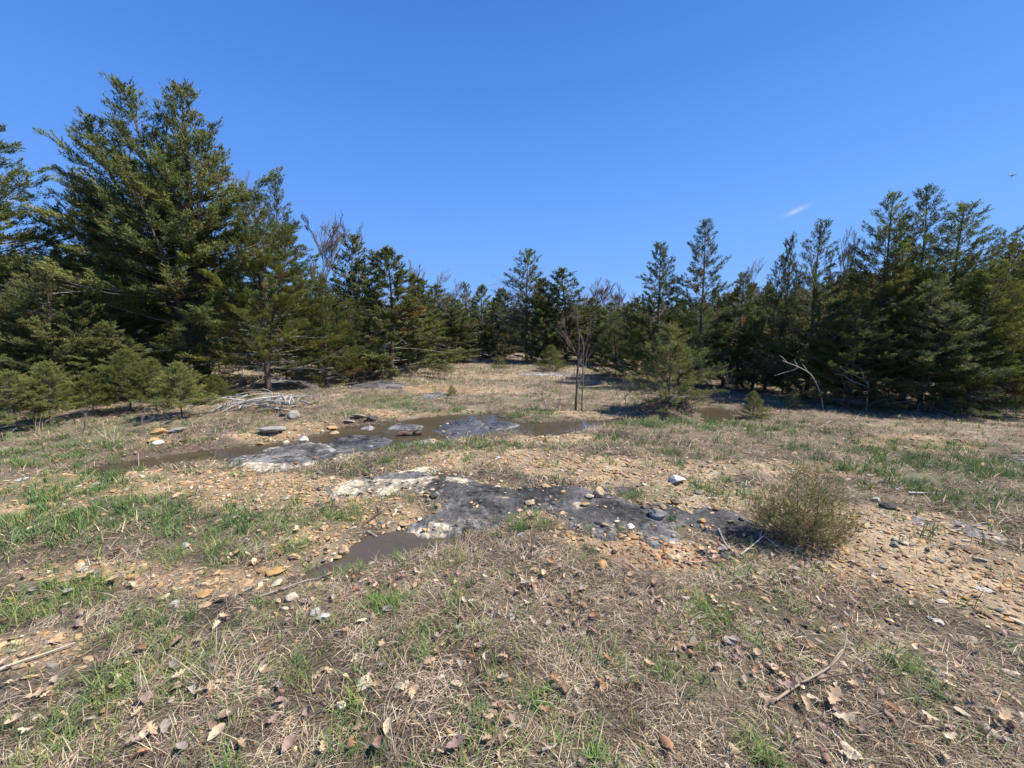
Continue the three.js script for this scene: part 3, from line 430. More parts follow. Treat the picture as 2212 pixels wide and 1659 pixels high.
Bt(2, 925, 770, 585, 45, 4.0, 'bare tree behind the left end of the far clearing');
Bt(0, 975, 768, 600, 45, 5.0, 'low bare tree showing between the far left cedars');
Bt(1, 1268, 768, 598, 50, 1.7, 'bare twiggy tree right of the double-tipped cedar');
Bt(2, 1325, 768, 606, 45, .4, 'bare grey tree in the gap before the right group');
Bt(1, 1352, 770, 606, 42, 4.8, 'second bare grey tree in the gap, nearer the right group');
Bt(2, 1590, 790, 565, 45, 3.0, 'bare tree showing behind the second spire of the right group');
Bt(1, 1784, 800, 490, 40, .9, 'bare tree with fine top left of the tallest right cedar');
Bt(1, 2176, 846, 432, 56, 2.7, 'tall bare tree against the sky near the right edge');
Bt(0, 575, 800, 372, 60, 3.7, 'bare twigs of a tree showing behind the tallest left cedar');
// saplings
const SG = [bareGeo({ H: 2.6, seed: 41, spread: .75, fork: .3, depth: 3, kids: 2, r: .014, col: [.13, .1, .085] }), bareGeo({ H: 2.4, seed: 42, spread: .7, fork: .35, depth: 3, kids: 2, r: .011, col: [.17, .14, .12] }), bareGeo({ H: 1, seed: 43, spread: .8, fork: .15, depth: 4, r: .012, col: [.22, .19, .17], kids: 4 }), bareGeo({ H: 1.4, seed: 44, spread: .6, fork: .25, depth: 4, r: .01, col: [.17, .15, .13] })], SP = SG.map(bare);
const Sp = (k, bx, by, top, hw, turn, label) => plant(SP[k], bx, by, top, SG[k].H, SG[k].R, hw, turn, label, 'bare sapling', 'leafless saplings and twiggy bushes', 'bare_sapling');
Sp(0, 1243, 886, 606, 50, .2, 'dark slender bare sapling, thicker of the pair beside the stream');
Sp(1, 1257, 886, 640, 40, 1.7, 'thinner bare sapling close beside the thicker one of the pair');
Sp(2, 690, 886, 822, 40, .5, 'grey twiggy bush on the bank right of the brush pile');
Sp(3, 1180, 884, 808, 28, 2.5, 'feathery bare sapling left of the pair of saplings');
Sp(3, 1205, 886, 840, 20, 4.1, 'little grey twig bush between feathery sapling and the pair');
Sp(2, 1352, 872, 812, 22, 2.0, 'small branched bare shrub in the shadow before the right cedars');
Sp(2, 470, 972, 912, 30, 3.0, 'bare spindly shrub on the stream bank left of the grey boulder');
Sp(3, 305, 942, 860, 30, 1.1, 'bare pale twigs rising at the foot of the left cedars');
Sp(3, 180, 948, 868, 34, 5.2, 'crooked pale sapling in the dark gap at the left');
Sp(3, 1566, 868, 780, 20, .1, 'thin bare sapling in shade beside the brown pool');
function stemThing(name, label, cat, stems, group, mat = woodMat) { // stems: [[points in world], r0, r1, colour]
  const [ox, oy, oz] = stems[0][0][0], g = new THREE.Group(); g.position.set(ox, oy, oz);
  stems.forEach(([pts, r0, r1, col], k) => { const mb = new MB(); const c = new THREE.CatmullRomCurve3(pts.map(p => new THREE.Vector3(p[0] - ox, p[1] - oy, p[2] - oz))); tube(mb, c.getPoints(Math.max(8, pts.length * 5)).map(v => [v.x, v.y, v.z]), r0, r1, 5, col); part(k ? 'twig' : 'stem', mb.geo(true), mat, g); });
  put(g, name); tag(g, label, cat, group); return g;
}
const atDepth = (px, py, z) => { const d = ray(px, py), t = z / d[2]; return [d[0] * t, EYE + d[1] * t, z]; };
const PALE = [.42, .38, .33];
{ const z = G(1778, 886)[1]; const A = (l, dz = 0) => l.map(([x, y], k) => atDepth(x, y, z + dz * k / l.length));
  const st = A([[1778, 888], [1774, 858], [1762, 825], [1748, 806], [1725, 793], [1700, 783], [1690, 779]], .3); st[0][1] = gh(st[0][0], st[0][2]) - .02;
  stemThing('bent_sapling', 'pale bare sapling bent over to the left before the dark right cedars', 'bent sapling', [[st, .014, .005, PALE], [A([[1725, 793], [1712, 800], [1690, 806], [1672, 812]]), .011, .004, PALE], [A([[1748, 806], [1738, 793], [1733, 786]]), .009, .003, PALE], [A([[1700, 783], [1690, 772], [1684, 768]]), .007, .003, PALE], [A([[1725, 793], [1718, 782], [1716, 776]]), .007, .003, PALE]], 'pale bent saplings before the right cedars');
  const s2 = A([[1872, 882], [1874, 850], [1876, 832], [1866, 815], [1864, 804], [1858, 796]], .2); s2[0][1] = gh(s2[0][0], s2[0][2]) - .02;
  stemThing('bent_sapling', 'pale forked sapling with long arms reaching left, right of the bent one', 'bent sapling', [[s2, .012, .004, PALE], [A([[1875, 836], [1860, 830], [1838, 822], [1820, 810], [1802, 808]]), .011, .004, PALE], [A([[1876, 832], [1860, 818], [1842, 808], [1822, 798], [1816, 792]]), .01, .004, PALE], [A([[1873, 878], [1890, 868], [1918, 860], [1950, 850], [1958, 848]]), .01, .004, PALE]], 'pale bent saplings before the right cedars');
}

// ---------------------------------------------------------------- brush pile, sticks
function groundLine(pts, lift = .02) { return pts.map(([x, y, l]) => { const [a, b] = G(x, y); return [a, surf(a, b) + (l ?? lift), b]; }); }
{ const rng = rngOf(71), stems = [], c = G(578, 897);
  for (let k = 0; k < 46; k++) { const a = rng() * 6.283, L = .35 + rng() * .75, x = c[0] + (rng() - .5) * 1.5, z = c[1] + (rng() - .5) * .6, y = surf(x, z) + .03 + rng() * .26, t = (rng() - .5) * .5, bend = (rng() - .5) * .3, cx = Math.cos(a), cz = Math.sin(a) * .6, g = .8 + rng() * .5;
    stems.push([[[x - cx * L / 2, Math.max(surf(x, z), y - t * L / 2), z - cz * L / 2], [x + cz * bend, y + .05, z - cx * bend], [x + cx * L / 2, Math.max(surf(x, z), y + t * L / 2), z + cz * L / 2]], .011 + rng() * .012, .005, [.36 * g, .34 * g, .31 * g]]); }
  const g = new THREE.Group(); g.position.set(c[0], surf(...c), c[1]);
  stems.forEach(([pts, r0, r1, col]) => { const mb = new MB(); tube(mb, new THREE.CatmullRomCurve3(pts.map(p => new THREE.Vector3(p[0] - c[0], p[1] - g.position.y, p[2] - c[1]))).getPoints(8).map(v => [v.x, v.y, v.z]), r0, r1, 5, col); part('branch', mb.geo(true), woodMat, g); });
  put(g, 'brush_pile'); tag(g, 'pile of bleached grey branches on the far stream bank', 'brush pile');
}
const STG = 'fallen sticks and twigs';
const stick = (label, lines, col, r) => stemThing('fallen_stick', label, 'stick', lines.map((l, k) => [groundLine(l), r * (k ? .6 : 1), r * .45, col]), STG);
stick('pale straight stick lying at the left edge of the foreground', [[[-6, 1444], [40, 1427], [90, 1411], [162, 1387]]], [.48, .41, .32], .008);
stick('crooked tan branch with a raised tip in the right foreground', [[[1675, 1520, .02], [1721, 1493, .03], [1788, 1463, .05], [1818, 1440, .09], [1824, 1415, .14]], [[1788, 1463, .05], [1806, 1452, .09], [1822, 1430, .08]]], [.36, .285, .2], .0065);
stick('thin dark twig crossing the tan branch in the right foreground', [[[1728, 1492, .04], [1800, 1481, .05], [1881, 1473, .05], [1918, 1470, .04]]], [.07, .05, .045], .0035);
stick('bleached straight stick in the grass right of the cedar bush', [[[1962, 1064], [1996, 1065], [2036, 1066]]], [.5, .46, .4], .013);
stick('grey stick arched over gravel between slab and puddle', [[[794, 1140], [830, 1147], [862, 1143], [872, 1138]]], [.4, .35, .28], .008);
stick('dark twig lying on gravel left of the slab', [[[795, 1125], [820, 1112], [832, 1107]], [[818, 1113], [824, 1100, .06], [826, 1094, .1]]], [.08, .065, .055], .008);
stick('long grey twig lying in leaves below the puddle strip', [[[560, 1284], [610, 1268], [660, 1248], [685, 1238], [690, 1234]]], [.3, .26, .22], .006);
stick('bare twig slanting over leaves at the slab right corner', [[[1552, 1146], [1568, 1172], [1590, 1196], [1604, 1206]]], [.5, .44, .36], .007);
stick('forked dry twig beneath the cedar bush', [[[1600, 1198], [1640, 1172, .05], [1672, 1150, .1]], [[1640, 1172, .05], [1652, 1140, .14]], [[1650, 1165, .06], [1690, 1190, .03]]], [.46, .41, .35], .006);
stick('pale curved twig on red gravel below the slab', [[[1478, 1211], [1500, 1214], [1520, 1212], [1536, 1205]]], [.45, .38, .28], .006);
stick('short grey stick in dark soil at the lower centre', [[[1170, 1627], [1195, 1620], [1202, 1612]]], [.3, .25, .2], .007);
stick('thin branching twig on the left bank above the stream', [[[250, 1008], [290, 1003, .08], [300, 985, .12]], [[262, 1006], [310, 1003, .04], [345, 1006]]], [.4, .35, .28], .006);
{ const [x, z] = G(886, 934); const mb = new MB(), rng = rngOf(5); const pts = []; for (let k = 0; k <= 8; k++) pts.push([lerp(-.19, .19, k / 8), Math.sin(k) * .012 + .03, Math.cos(k * 2) * .01]); tube(mb, pts, .045, .032, 8, [.12, .075, .05]);
  const g = new THREE.Group(); part('wood', mb.geo(true), woodMat, g); const m2 = new MB(); tube(m2, [[.05, .05, 0], [.1, .09, .03], [.15, .1, .05]], .014, .008, 5, [.14, .09, .06]); part('stub', m2.geo(true), woodMat, g); g.position.set(x, WATER_Y, z); g.rotation.y = .15; put(g, 'driftwood'); tag(g, 'soaked brown chunk of wood lying in the stream', 'driftwood'); }

// ---------------------------------------------------------------- stones
function rockGeo(seed, detail, flat, cuts = 9) {
  const g = new THREE.IcosahedronGeometry(1, detail), p = g.attributes.position, rng = rngOf(seed), pl = [];
  for (let k = 0; k < cuts; k++) { const v = new THREE.Vector3(rng() - .5, (rng() - .5) * .9, rng() - .5).normalize(); pl.push([v, .55 + .3 * rng()]); }
  const v = new THREE.Vector3(); for (let i = 0; i < p.count; i++) { v.fromBufferAttribute(p, i); for (let s = 0; s < 2; s++) for (const [n, d] of pl) { const q = v.dot(n); if (q > d) v.addScaledVector(n, d - q); } const f = 1 + (fbm(v.x * 3 + seed, v.z * 3 + v.y * 2, 3) - .5) * .25; p.setXYZ(i, v.x * f, v.y * flat * f, v.z * .8 * f); }
  const c = new Float32Array(p.count * 3); for (let i = 0; i < p.count; i++) { const n = .72 + .56 * fbm(p.getX(i) * 4 + seed * 3, p.getY(i) * 5 + p.getZ(i) * 4, 4); c[i * 3] = n; c[i * 3 + 1] = n * (1 - .05 * (n - 1)); c[i * 3 + 2] = n; }
  g.setAttribute('color', new THREE.BufferAttribute(c, 3)); g.computeVertexNormals(); return g;
}
const RK = [0, 1, 2, 3, 4, 5].map(k => rockGeo(k + 3, 3, [.55, .42, .65, .3, .5, .38][k]));
const stoneMats = {}; const SC = { tan: [.47, .34, .2], orange: [.48, .29, .12], white: [.62, .59, .53], cream: [.56, .48, .35], grey: [.285, .265, .235], dark: [.075, .07, .064], brown: [.24, .15, .09], pale: [.5, .46, .4] };
for (const k in SC) stoneMats[k] = new THREE.MeshStandardMaterial({ color: new THREE.Color().setRGB(...SC[k]), vertexColors: true, roughness: .92, bumpMap: rockBump, bumpScale: .01 });
let rockK = 0;
function stone(px, py, w, col, label, sq = 1, geo = rockK++ % 6, group = 'stones lying singly about the glade', turn) {
  const [x, z] = G(px, py), s = w * depthAt(x, z) / F / 2 * 1.12, o = new THREE.Mesh(RK[geo], stoneMats[col]); const y = Math.max(surf(x, z), WATER_Y - .02);
  o.position.set(x, y + s * .28 * sq, z); o.scale.set(s, s * sq, s); o.rotation.set((rockK * 37 % 10 - 5) * .04, turn ?? rockK * 2.1, (rockK * 53 % 10 - 5) * .04); put(o, 'stone'); tag(o, label, 'stone', group); return o;
}
stone(742, 1180, 27, 'tan', 'angular tan stone at the left end of the brown puddle', 1.2);
stone(728, 1192, 17, 'tan', 'smaller tan stone just below the angular one by the puddle');
stone(902, 1178, 20, 'brown', 'rusty rounded stone on the near rim of the brown puddle', 1.2);
stone(1146, 1096, 27, 'tan', 'tan stone sitting on the wet middle of the large slab', 1);
stone(946, 1096, 15, 'orange', 'small orange stone on the left edge of the dark slab');
stone(936, 1082, 22, 'dark', 'black and white lichen-spotted stone on the slab left edge', 1.5);
stone(944, 1076, 14, 'pale', 'pale lichen-crusted stone touching the spotted one', 1.3);
stone(926, 1086, 13, 'grey', 'grey speckled stone left of the spotted one', 1.3);
stone(629, 1283, 31, 'cream', 'cream flat stone among leaves left of centre', .9);
stone(699, 1333, 44, 'white', 'largest white knobbly rock in the left foreground', .95);
stone(681, 1320, 23, 'white', 'small white rock touching the largest white one');
stone(592, 1228, 40, 'orange', 'flat orange stone beside the thin end of the puddle', .6);
stone(566, 1226, 22, 'orange', 'small orange stone left of the flat orange one', .7);
stone(596, 1253, 23, 'cream', 'cream stone below the flat orange one');
stone(686, 1256, 20, 'tan', 'tan stone right of the long grey twig', 1.1);
stone(440, 1279, 36, 'orange', 'long orange-yellow stone in the left foreground', .6);
stone(375, 1297, 20, 'white', 'small white chip left of the long orange-yellow stone');
stone(440, 1300, 26, 'tan', 'flat tan stone just below the long orange-yellow one', .6);
stone(657, 945, 24, 'white', 'rounded white stone at the far waterline of the stream', 1.1);
stone(584, 940, 56, 'grey', 'long grey boulder on the far bank beside the white stone', .75, 3, undefined, .1);
stone(608, 936, 18, 'grey', 'grey rock leaning on the right end of the long grey boulder');
stone(634, 916, 30, 'grey', 'grey rock under the brush pile', 1.2);
stone(612, 912, 20, 'dark', 'dark rock in shade under the brush pile', 1.1);
stone(802, 907, 24, 'dark', 'dark block on the far bank of the stream', 1.1);
stone(778, 905, 34, 'grey', 'grey ledge stone left of the dark block', .6, 3);
stone(758, 911, 26, 'pale', 'pale flat stone on the far bank below the ledge stone', .5, 3);
stone(716, 922, 22, 'orange', 'orange flat stone on the far bank of the stream', .7);
stone(724, 929, 24, 'tan', 'tan stone at the water below the orange one', .6);
stone(563, 953, 16, 'orange', 'orange stone below the long grey boulder');
stone(617, 948, 16, 'cream', 'cream stone between the boulder and the white stone');
stone(617, 1078, 19, 'pale', 'pale flat stone in gravel left of the large slab', .6);
stone(682, 997, 13, 'brown', 'brown pebble on the pale edge of the smooth slab');
stone(641, 1009, 13, 'brown', 'brown chip on the lower edge of the smooth slab');
stone(1077, 994, 12, 'white', 'small white stone in dry grass beyond the large slab');
stone(1461, 1040, 42, 'white', 'white lichen-covered rock in gravel beyond the large slab', .95);
stone(1290, 1075, 27, 'tan', 'tan block standing on the far edge of the large slab', 1.5);
stone(1275, 1080, 21, 'cream', 'cream stone leaning on the left of the tan block', 1.1);
stone(1179, 1054, 24, 'tan', 'tan flat stone at the far edge of the large slab', .8);
stone(1262, 1094, 22, 'orange', 'low orange stone in front of the cream one', .7);
stone(1421, 1120, 36, 'grey', 'grey tilted stone with a dark side on the right of the slab', 1.1);
stone(1361, 1136, 23, 'white', 'white rectangular stone on the slab', .7);
stone(1514, 1126, 19, 'orange', 'round peach-coloured stone lying flat on the black slab', .8);
stone(1581, 1131, 16, 'tan', 'tan stone near the right end of the slab', 1.1);
stone(1603, 1127, 14, 'grey', 'grey stone right of the tan one at the slab end', 1.2);
stone(1546, 1105, 16, 'brown', 'brown stone with pale top on the slab far right', 1.2);
stone(1459, 1087, 19, 'brown', 'brown block on the far right edge of the slab', 1.2);
stone(1486, 1090, 14, 'tan', 'tan stone right of the brown block');
stone(1389, 1099, 14, 'brown', 'brown stone left of the reddish stone cluster', 1.2);
stone(1417, 1104, 18, 'brown', 'reddish stone, left of a cluster on the slab', 1.2);
stone(1432, 1101, 17, 'tan', 'tan stone, right of the reddish cluster on the slab', 1.2);
stone(1428, 1092, 14, 'grey', 'grey stone at the back of the reddish cluster');
stone(1368, 1160, 24, 'orange', 'orange wedge stone in gravel between two slab lobes', .8);
stone(1326, 1191, 17, 'dark', 'black rounded stone on red gravel below the slab', 1.1);
stone(1296, 1222, 28, 'orange', 'yellow-orange block below the slab with a dark shaded side', 1.2);
stone(1293, 1134, 16, 'dark', 'dark stone on the slab above the gravel pocket', 1.1);
stone(1306, 1140, 18, 'tan', 'tan stone beside the dark one above the gravel pocket');
stone(1251, 1236, 20, 'cream', 'cream upright chip left of the yellow-orange block', 1.1);
stone(1919, 1095, 28, 'dark', 'black-sided stone in the right-hand litter', .9);
stone(1936, 1098, 20, 'tan', 'tan flat stone touching the black-sided one', .6);
stone(1891, 1079, 18, 'pale', 'pale rough stone right of the cedar bush', 1.1);
stone(1881, 1025, 14, 'cream', 'cream stone in green grass behind the cedar bush');
stone(1938, 1056, 11, 'white', 'white chip left of the bleached stick');
stone(2116, 1206, 28, 'pale', 'pale flat stone in the right-hand gravel', .5);
stone(2100, 1190, 22, 'brown', 'dark brown flat stone above the pale one at the right', .6);
stone(2027, 1205, 24, 'grey', 'grey half-buried stone in the right-hand gravel', .5);
stone(1930, 1176, 18, 'grey', 'grey stone in gravel right of the cedar bush');
stone(2128, 1275, 28, 'white', 'white flat stone near the right edge', .5);
stone(2024, 1338, 30, 'white', 'white slender stone in leaves at the right', .5);
stone(2098, 1374, 22, 'cream', 'cream flat stone lower right of the white slender one', .5);
stone(345, 941, 34, 'orange', 'orange flat rock on the left bank', .7);
stone(383, 939, 44, 'grey', 'dark grey ledge rock on the left bank', .6, 3);
stone(330, 955, 24, 'orange', 'orange rock lower on the left bank');
stone(340, 962, 26, 'pale', 'pale rock under the orange one on the left bank', .8);
stone(398, 956, 30, 'orange', 'yellowish flat rock near the far waterline at left', .4);
stone(787, 1474, 36, 'cream', 'cream crusty rock in the central foreground', .6);
stone(868, 1482, 30, 'cream', 'cream stone right of the crusty one in the foreground', .7);
stone(170, 1054, 10, 'white', 'small white stone on the left gravel');
stone(1104, 1334, 20, 'pale', 'grey-topped stone chip in the central foreground', 1);

// smaller stones, alike, nearest first; then the gravel that nobody could count
function inView(x, z, m = 1.06) { const p = pxOf(x, 0, z); return p[0] > 1106 - 1106 * m && p[0] < 1106 + 1106 * m && p[1] < 1659 * 1.04 && z < -.8; }
function sampleWedge(rng, r0, r1) { const a = (rng() - .5) * 2 * .98, r = Math.sqrt(lerp(r0 * r0, r1 * r1, rng())); return [Math.sin(a) * r, -Math.cos(a) * r]; }
{ const rng = rngOf(81); let n = 0, tries = 0; const kinds = ['tan', 'orange', 'cream', 'pale', 'brown', 'grey'];
  while (n < 190 && tries++ < 9000) { const [x, z] = sampleWedge(rng, 1.6, 8.5), Z = zone(x, z); if (!inView(x, z, .98) || rng() > Z.gravel * .9 + .05 || wet(x, z) < .02 || onSlab(x, z) < 0) continue;
    const s = (.016 + .03 * rng() * rng()) * (1 + -z * .07), k = kinds[Math.floor(rng() * rng() * 6)], o = new THREE.Mesh(RK[Math.floor(rng() * 6)], stoneMats[k]); o.position.set(x, surf(x, z) + s * .15, z); o.scale.set(s * 1.2, s * .9, s); o.rotation.set((rng() - .5) * .5, rng() * 6, (rng() - .5) * .5); put(o, 'small_stone');
    const pp = pxOf(x, 0, z), ln = `small ${{ tan: 'tan', orange: 'rusty orange', cream: 'cream', pale: 'pale', brown: 'dark brown', grey: 'grey' }[k]} stone loose on the ${pp[0] < 686 ? 'left' : pp[0] > 1526 ? 'right' : 'central'} gravel, ${pp[1] > 1180 ? 'on the near side of the slab' : pp[1] > 1060 ? 'level with the slab' : 'beyond the slab'}`; tag(o, ln, 'stone', ln.replace('stone', 'stones')); n++; } }
const M4 = new THREE.Matrix4(), Q = new THREE.Quaternion(), E = new THREE.Euler(), S3 = new THREE.Vector3(), P3 = new THREE.Vector3(), COL = new THREE.Color();
class Scatter {
  constructor(geo, mat, name) { this.geo = geo; this.mat = mat; this.name = name; this.m = []; this.c = []; }
  add(x, y, z, rx, ry, rz, sx, sy, sz, col) { M4.compose(P3.set(x, y, z), Q.setFromEuler(E.set(rx, ry, rz, 'YXZ')), S3.set(sx, sy, sz)); this.m.push(...M4.elements); this.c.push(...col); }
  into(g) { const n = this.c.length / 3; if (!n) return; const o = new THREE.InstancedMesh(this.geo, this.mat, n); for (let k = 0; k < n; k++) { M4.fromArray(this.m, k * 16); o.setMatrixAt(k, M4); o.setColorAt(k, COL.setRGB(this.c[k * 3], this.c[k * 3 + 1], this.c[k * 3 + 2])); } o.name = this.name; o.userData.kind = 'stuff'; g.add(o); }
}
function stuffGroup(name, label, scatters) { const g = new THREE.Group(); scatters.forEach(s => s.into(g)); put(g, name); tag(g, label, null, null, 'stuff'); }
{ const rng = rngOf(90), mat = new THREE.MeshStandardMaterial({ vertexColors: true, roughness: .93 });
  const sc = [0, 1, 2, 3].map(k => new Scatter(rockGeo(50 + k, 1, [.5, .38, .6, .3][k], 7), mat, 'pebbles'));
  const pal = [[.44, .30, .165], [.42, .25, .11], [.33, .24, .155], [.50, .42, .31], [.26, .175, .11], [.24, .145, .085], [.21, .20, .19], [.48, .35, .2], [.34, .21, .115]];
  const rings = [[1.2, 3, 1200], [3, 5, 900], [5, 7.5, 620], [7.5, 11, 260], [11, 18, 90], [18, 34, 22]];
  for (const [a, b, d] of rings) { const n = d * .98 * (b * b - a * a); for (let k = 0; k < n; k++) {
    const [x, z] = sampleWedge(rng, a, b); if (!inView(x, z, 1.25)) continue; const Z = zone(x, z), sl = onSlab(x, z), w = wet(x, z);
    let p = .85 * sst(.15, .85, Z.gravel) * (1 - .5 * Z.green) * (.35 + .65 * sst(.3, .6, fbm(x * 3.3 + 70, z * 3.3, 3))) + .04; if (sl < .1) p = Math.max(p, .35); if (sl < -.09) p *= .12 + .3 * sst(.62, .72, fbm(x * 2.2 + 90, z * 2.2, 3)); if (w < .03) p *= w > -.1 ? .4 : .16; if (rng() > p) continue;
    const s = (.0048 + .017 * Math.pow(rng(), 4) + .004 * rng()) * (1 + a * .075), q = Math.floor(rng() * rng() * 9), j = .8 + .4 * rng(), c = pal[q], red = blobs([RED], x, z, 0);
    sc[k & 3].add(x, surf(x, z) + s * .2, z, (rng() - .5) * .7, rng() * 6.3, (rng() - .5) * .7, s * (1 + .6 * rng()), s * (.7 + .5 * rng()), s, [c[0] * j * (1 - .12 * red), c[1] * j * (1 - .35 * red), c[2] * j * (1 - .45 * red)]);
  } }
  stuffGroup('gravel', 'orange and tan chert gravel spread over the glade floor', sc);
}

// ---------------------------------------------------------------- grass
function blade(mb, rng, x, z, az, L, w, e0, bend, c, c2) {
  let px = x, py = 0, pz = z, e = e0; const n = 3, sx = -Math.sin(az), sz = Math.cos(az); let a = -1, b = -1;
  for (let k = 0; k <= n; k++) { const t = k / n, ww = w * (1 - t * t) * .5, cc = [lerp(c[0], c2[0], t), lerp(c[1], c2[1], t), lerp(c[2], c2[2], t)];
    if (k < n) { const i = mb.v(px + sx * ww, py, pz + sz * ww, ...cc), j = mb.v(px - sx * ww, py + ww * .3, pz - sz * ww, ...cc); if (a >= 0) { mb.t(a, b, i); mb.t(b, j, i); } a = i; b = j; } else { const i = mb.v(px, py, pz, ...cc); mb.t(a, b, i); }
    px += Math.cos(az) * Math.cos(e) * L / n; py += Math.sin(e) * L / n; pz += Math.sin(az) * Math.cos(e) * L / n; if (py < .004) py = .004; e -= bend * (.6 + .8 * rng()); }
}
function tuftGeo(seed, n, L, w, rad, eLo, eHi, bend, pal, comb = 0) { const mb = new MB(512), rng = rngOf(seed), az0 = rng() * 6; for (let k = 0; k < n; k++) { const a = rng() * 6.283, r = Math.sqrt(rng()) * rad, c = pal[Math.floor(rng() * pal.length)], j = .75 + .5 * rng(), az = comb ? az0 + (rng() - .5) * (2 - comb) * 3.1 : rng() * 6.283; blade(mb, rng, Math.cos(a) * r, Math.sin(a) * r, az, L * (.5 + .7 * rng()), w * (.7 + .6 * rng()), lerp(eLo, eHi, rng()), bend, c.map(v => v * j), c.map((v, q) => v * j * 1.1)); } return mb.geo(false); }
const STR = [[.62, .51, .36], [.53, .42, .29], [.42, .34, .25], [.68, .59, .45], [.28, .205, .14], [.48, .43, .35], [.24, .17, .12]], GRN = [[.10, .19, .045], [.14, .22, .06], [.085, .165, .05], [.19, .235, .075]], GRN2 = [[.085, .17, .06], [.11, .19, .065], [.075, .15, .055]];
{ const rng = rngOf(101);
  const near = [0, 1, 2, 3].map(k => new Scatter(tuftGeo(200 + k, 26, .115, .0026, .08, -.02, .6, .2, STR, k % 2 ? 1.2 : 0), dry, 'straw')), mid = [0, 1, 2].map(k => new Scatter(tuftGeo(210 + k, 24, .13, .0046, .13, 0, .65, .16, STR), dry, 'straw')), far = [0, 1].map(k => new Scatter(tuftGeo(220 + k, 22, .2, .011, .3, .1, .9, .1, STR), dry, 'straw'));
  const rings = [[1.1, 2.4, 680, near], [2.4, 4, 560, near], [4, 6, 210, mid], [6, 9, 130, mid], [9, 14, 100, mid], [14, 24, 30, far], [24, 44, 6, far]];
  for (const [a, b, d, set] of rings) { const n = d * .98 * (b * b - a * a); for (let k = 0; k < n; k++) {
    const [x, z] = sampleWedge(rng, a, b); if (!inView(x, z, 1.25)) continue; const Z = zone(x, z); if (wet(x, z) < .05 || onSlab(x, z) < -.02) continue;
    const pt = sst(.34, .62, fbm(x * 2.4 + 11, z * 2.4 + 5, 4)); let p = lerp(.32, 1, pt) * (1 - .88 * sst(.2, .75, Z.gravel)) * (1 - .45 * Z.green); if (rng() > p) continue;
    const s = (.55 + .7 * rng()), g = .6 + .45 * rng(), br = rng() < .4 ? .42 : 1.15;
    set[k % set.length].add(x, surf(x, z) - .004, z, (rng() - .5) * .2, rng() * 6.3, (rng() - .5) * .2, s, s * (.6 + .7 * rng()), s, [g * br, g * br * lerp(1, .93, rng()), g * br * lerp(1, .86, rng())]);
  } }
  stuffGroup('dry_grass', 'matted tan dry grass over the glade floor', [...near, ...mid, ...far]);
}
{ const rng = rngOf(103);
  const near = [0, 1, 2].map(k => new Scatter(tuftGeo(300 + k, 14, .12, .0042, .05, .45, 1.35, .22, k ? GRN : GRN2), dry, 'blades')), mid = [0, 1, 2].map(k => new Scatter(tuftGeo(310 + k, 16, .13, .006, .08, .7, 1.5, .14, k ? GRN2 : GRN), dry, 'blades')), far = [0].map(k => new Scatter(tuftGeo(320 + k, 18, .15, .013, .2, .5, 1.4, .12, GRN), dry, 'blades'));
  const rings = [[1.1, 2.4, 520, near], [2.4, 4, 420, near], [4, 6, 270, mid], [6, 9, 170, mid], [9, 14, 75, mid], [14, 26, 14, far]];
  for (const [a, b, d, set] of rings) { const n = d * .98 * (b * b - a * a); for (let k = 0; k < n; k++) {
    const [x, z] = sampleWedge(rng, a, b); if (!inView(x, z, 1.25)) continue; const Z = zone(x, z), w = wet(x, z); if (w < -.04 || onSlab(x, z) < -.03) continue;
    const cl = sst(.42, .66, fbm(x * 4.1 + 31, z * 4.1, 3)); if (rng() > Z.green * lerp(.35, 1, cl) + .05 + .22 * cl * (1 - Z.gravel)) continue;
    const s = .45 + .65 * rng() * rng() + .15 * cl, g = 1.0 + .5 * rng();
    set[k % set.length].add(x, surf(x, z) - .003, z, 0, rng() * 6.3, 0, s, s * (.7 + .6 * rng()), s, [g * lerp(1, 1.25, rng()), g, g]);
  } }
  stuffGroup('green_grass', 'short fresh green grass growing in patches', [...near, ...mid, ...far]);
}
// single tufts and tall dry stems that stand out
const clump = (px, py, topPx, geo, label, cat, name, group) => { const [x, z] = G(px, py), y = surf(x, z), o = new THREE.Group(); geo.computeBoundingBox(); const s = topPx * depthAt(x, z) / F / geo.boundingBox.max.y; part('blades', geo, dry, o); o.position.set(x, y - .005, z); o.scale.setScalar(s); o.rotation.y = px; put(o, name); tag(o, label, cat, group); };
const greenClump = tuftGeo(401, 46, .16, .006, .03, .3, 1.35, .3, GRN), greenClump2 = tuftGeo(402, 40, .15, .0075, .03, .2, 1.2, .3, [[.13, .25, .05], [.16, .27, .07], [.10, .2, .05]]), reed = tuftGeo(403, 60, .2, .004, .05, 1.0, 1.5, .08, GRN2);
const GT = (px, py, h, g, l) => clump(px, py, h, g, l, 'grass tuft', 'grass_tuft', 'green grass tufts standing out');
GT(836, 1310, 50, greenClump, 'spreading green grass tuft in the left centre foreground'); GT(917, 1413, 28, greenClump2, 'bright green tuft at the centre of the foreground'); GT(1157, 1525, 36, greenClump2, 'broad-bladed green tuft in dark soil, lower centre'); GT(1190, 1490, 30, greenClump, 'pale green tuft above the broad-bladed one'); GT(1217, 1600, 32, greenClump2, 'broad-bladed green tuft at the bottom centre'); GT(1284, 1640, 40, greenClump2, 'brightest green tuft on the bottom edge'); GT(1430, 1455, 28, greenClump2, 'green tuft beside leaves right of the lower centre'); GT(764, 1620, 32, greenClump, 'green tuft on the bottom edge left of centre'); GT(1655, 1640, 44, greenClump, 'tall green tuft on the bottom edge at right'); GT(1960, 1450, 34, greenClump, 'green tuft by the white curled leaf'); GT(640, 1430, 34, greenClump, 'spreading green tuft left of the crusty rock'); GT(820, 1620, 30, greenClump, 'second green tuft on the bottom edge left of centre');
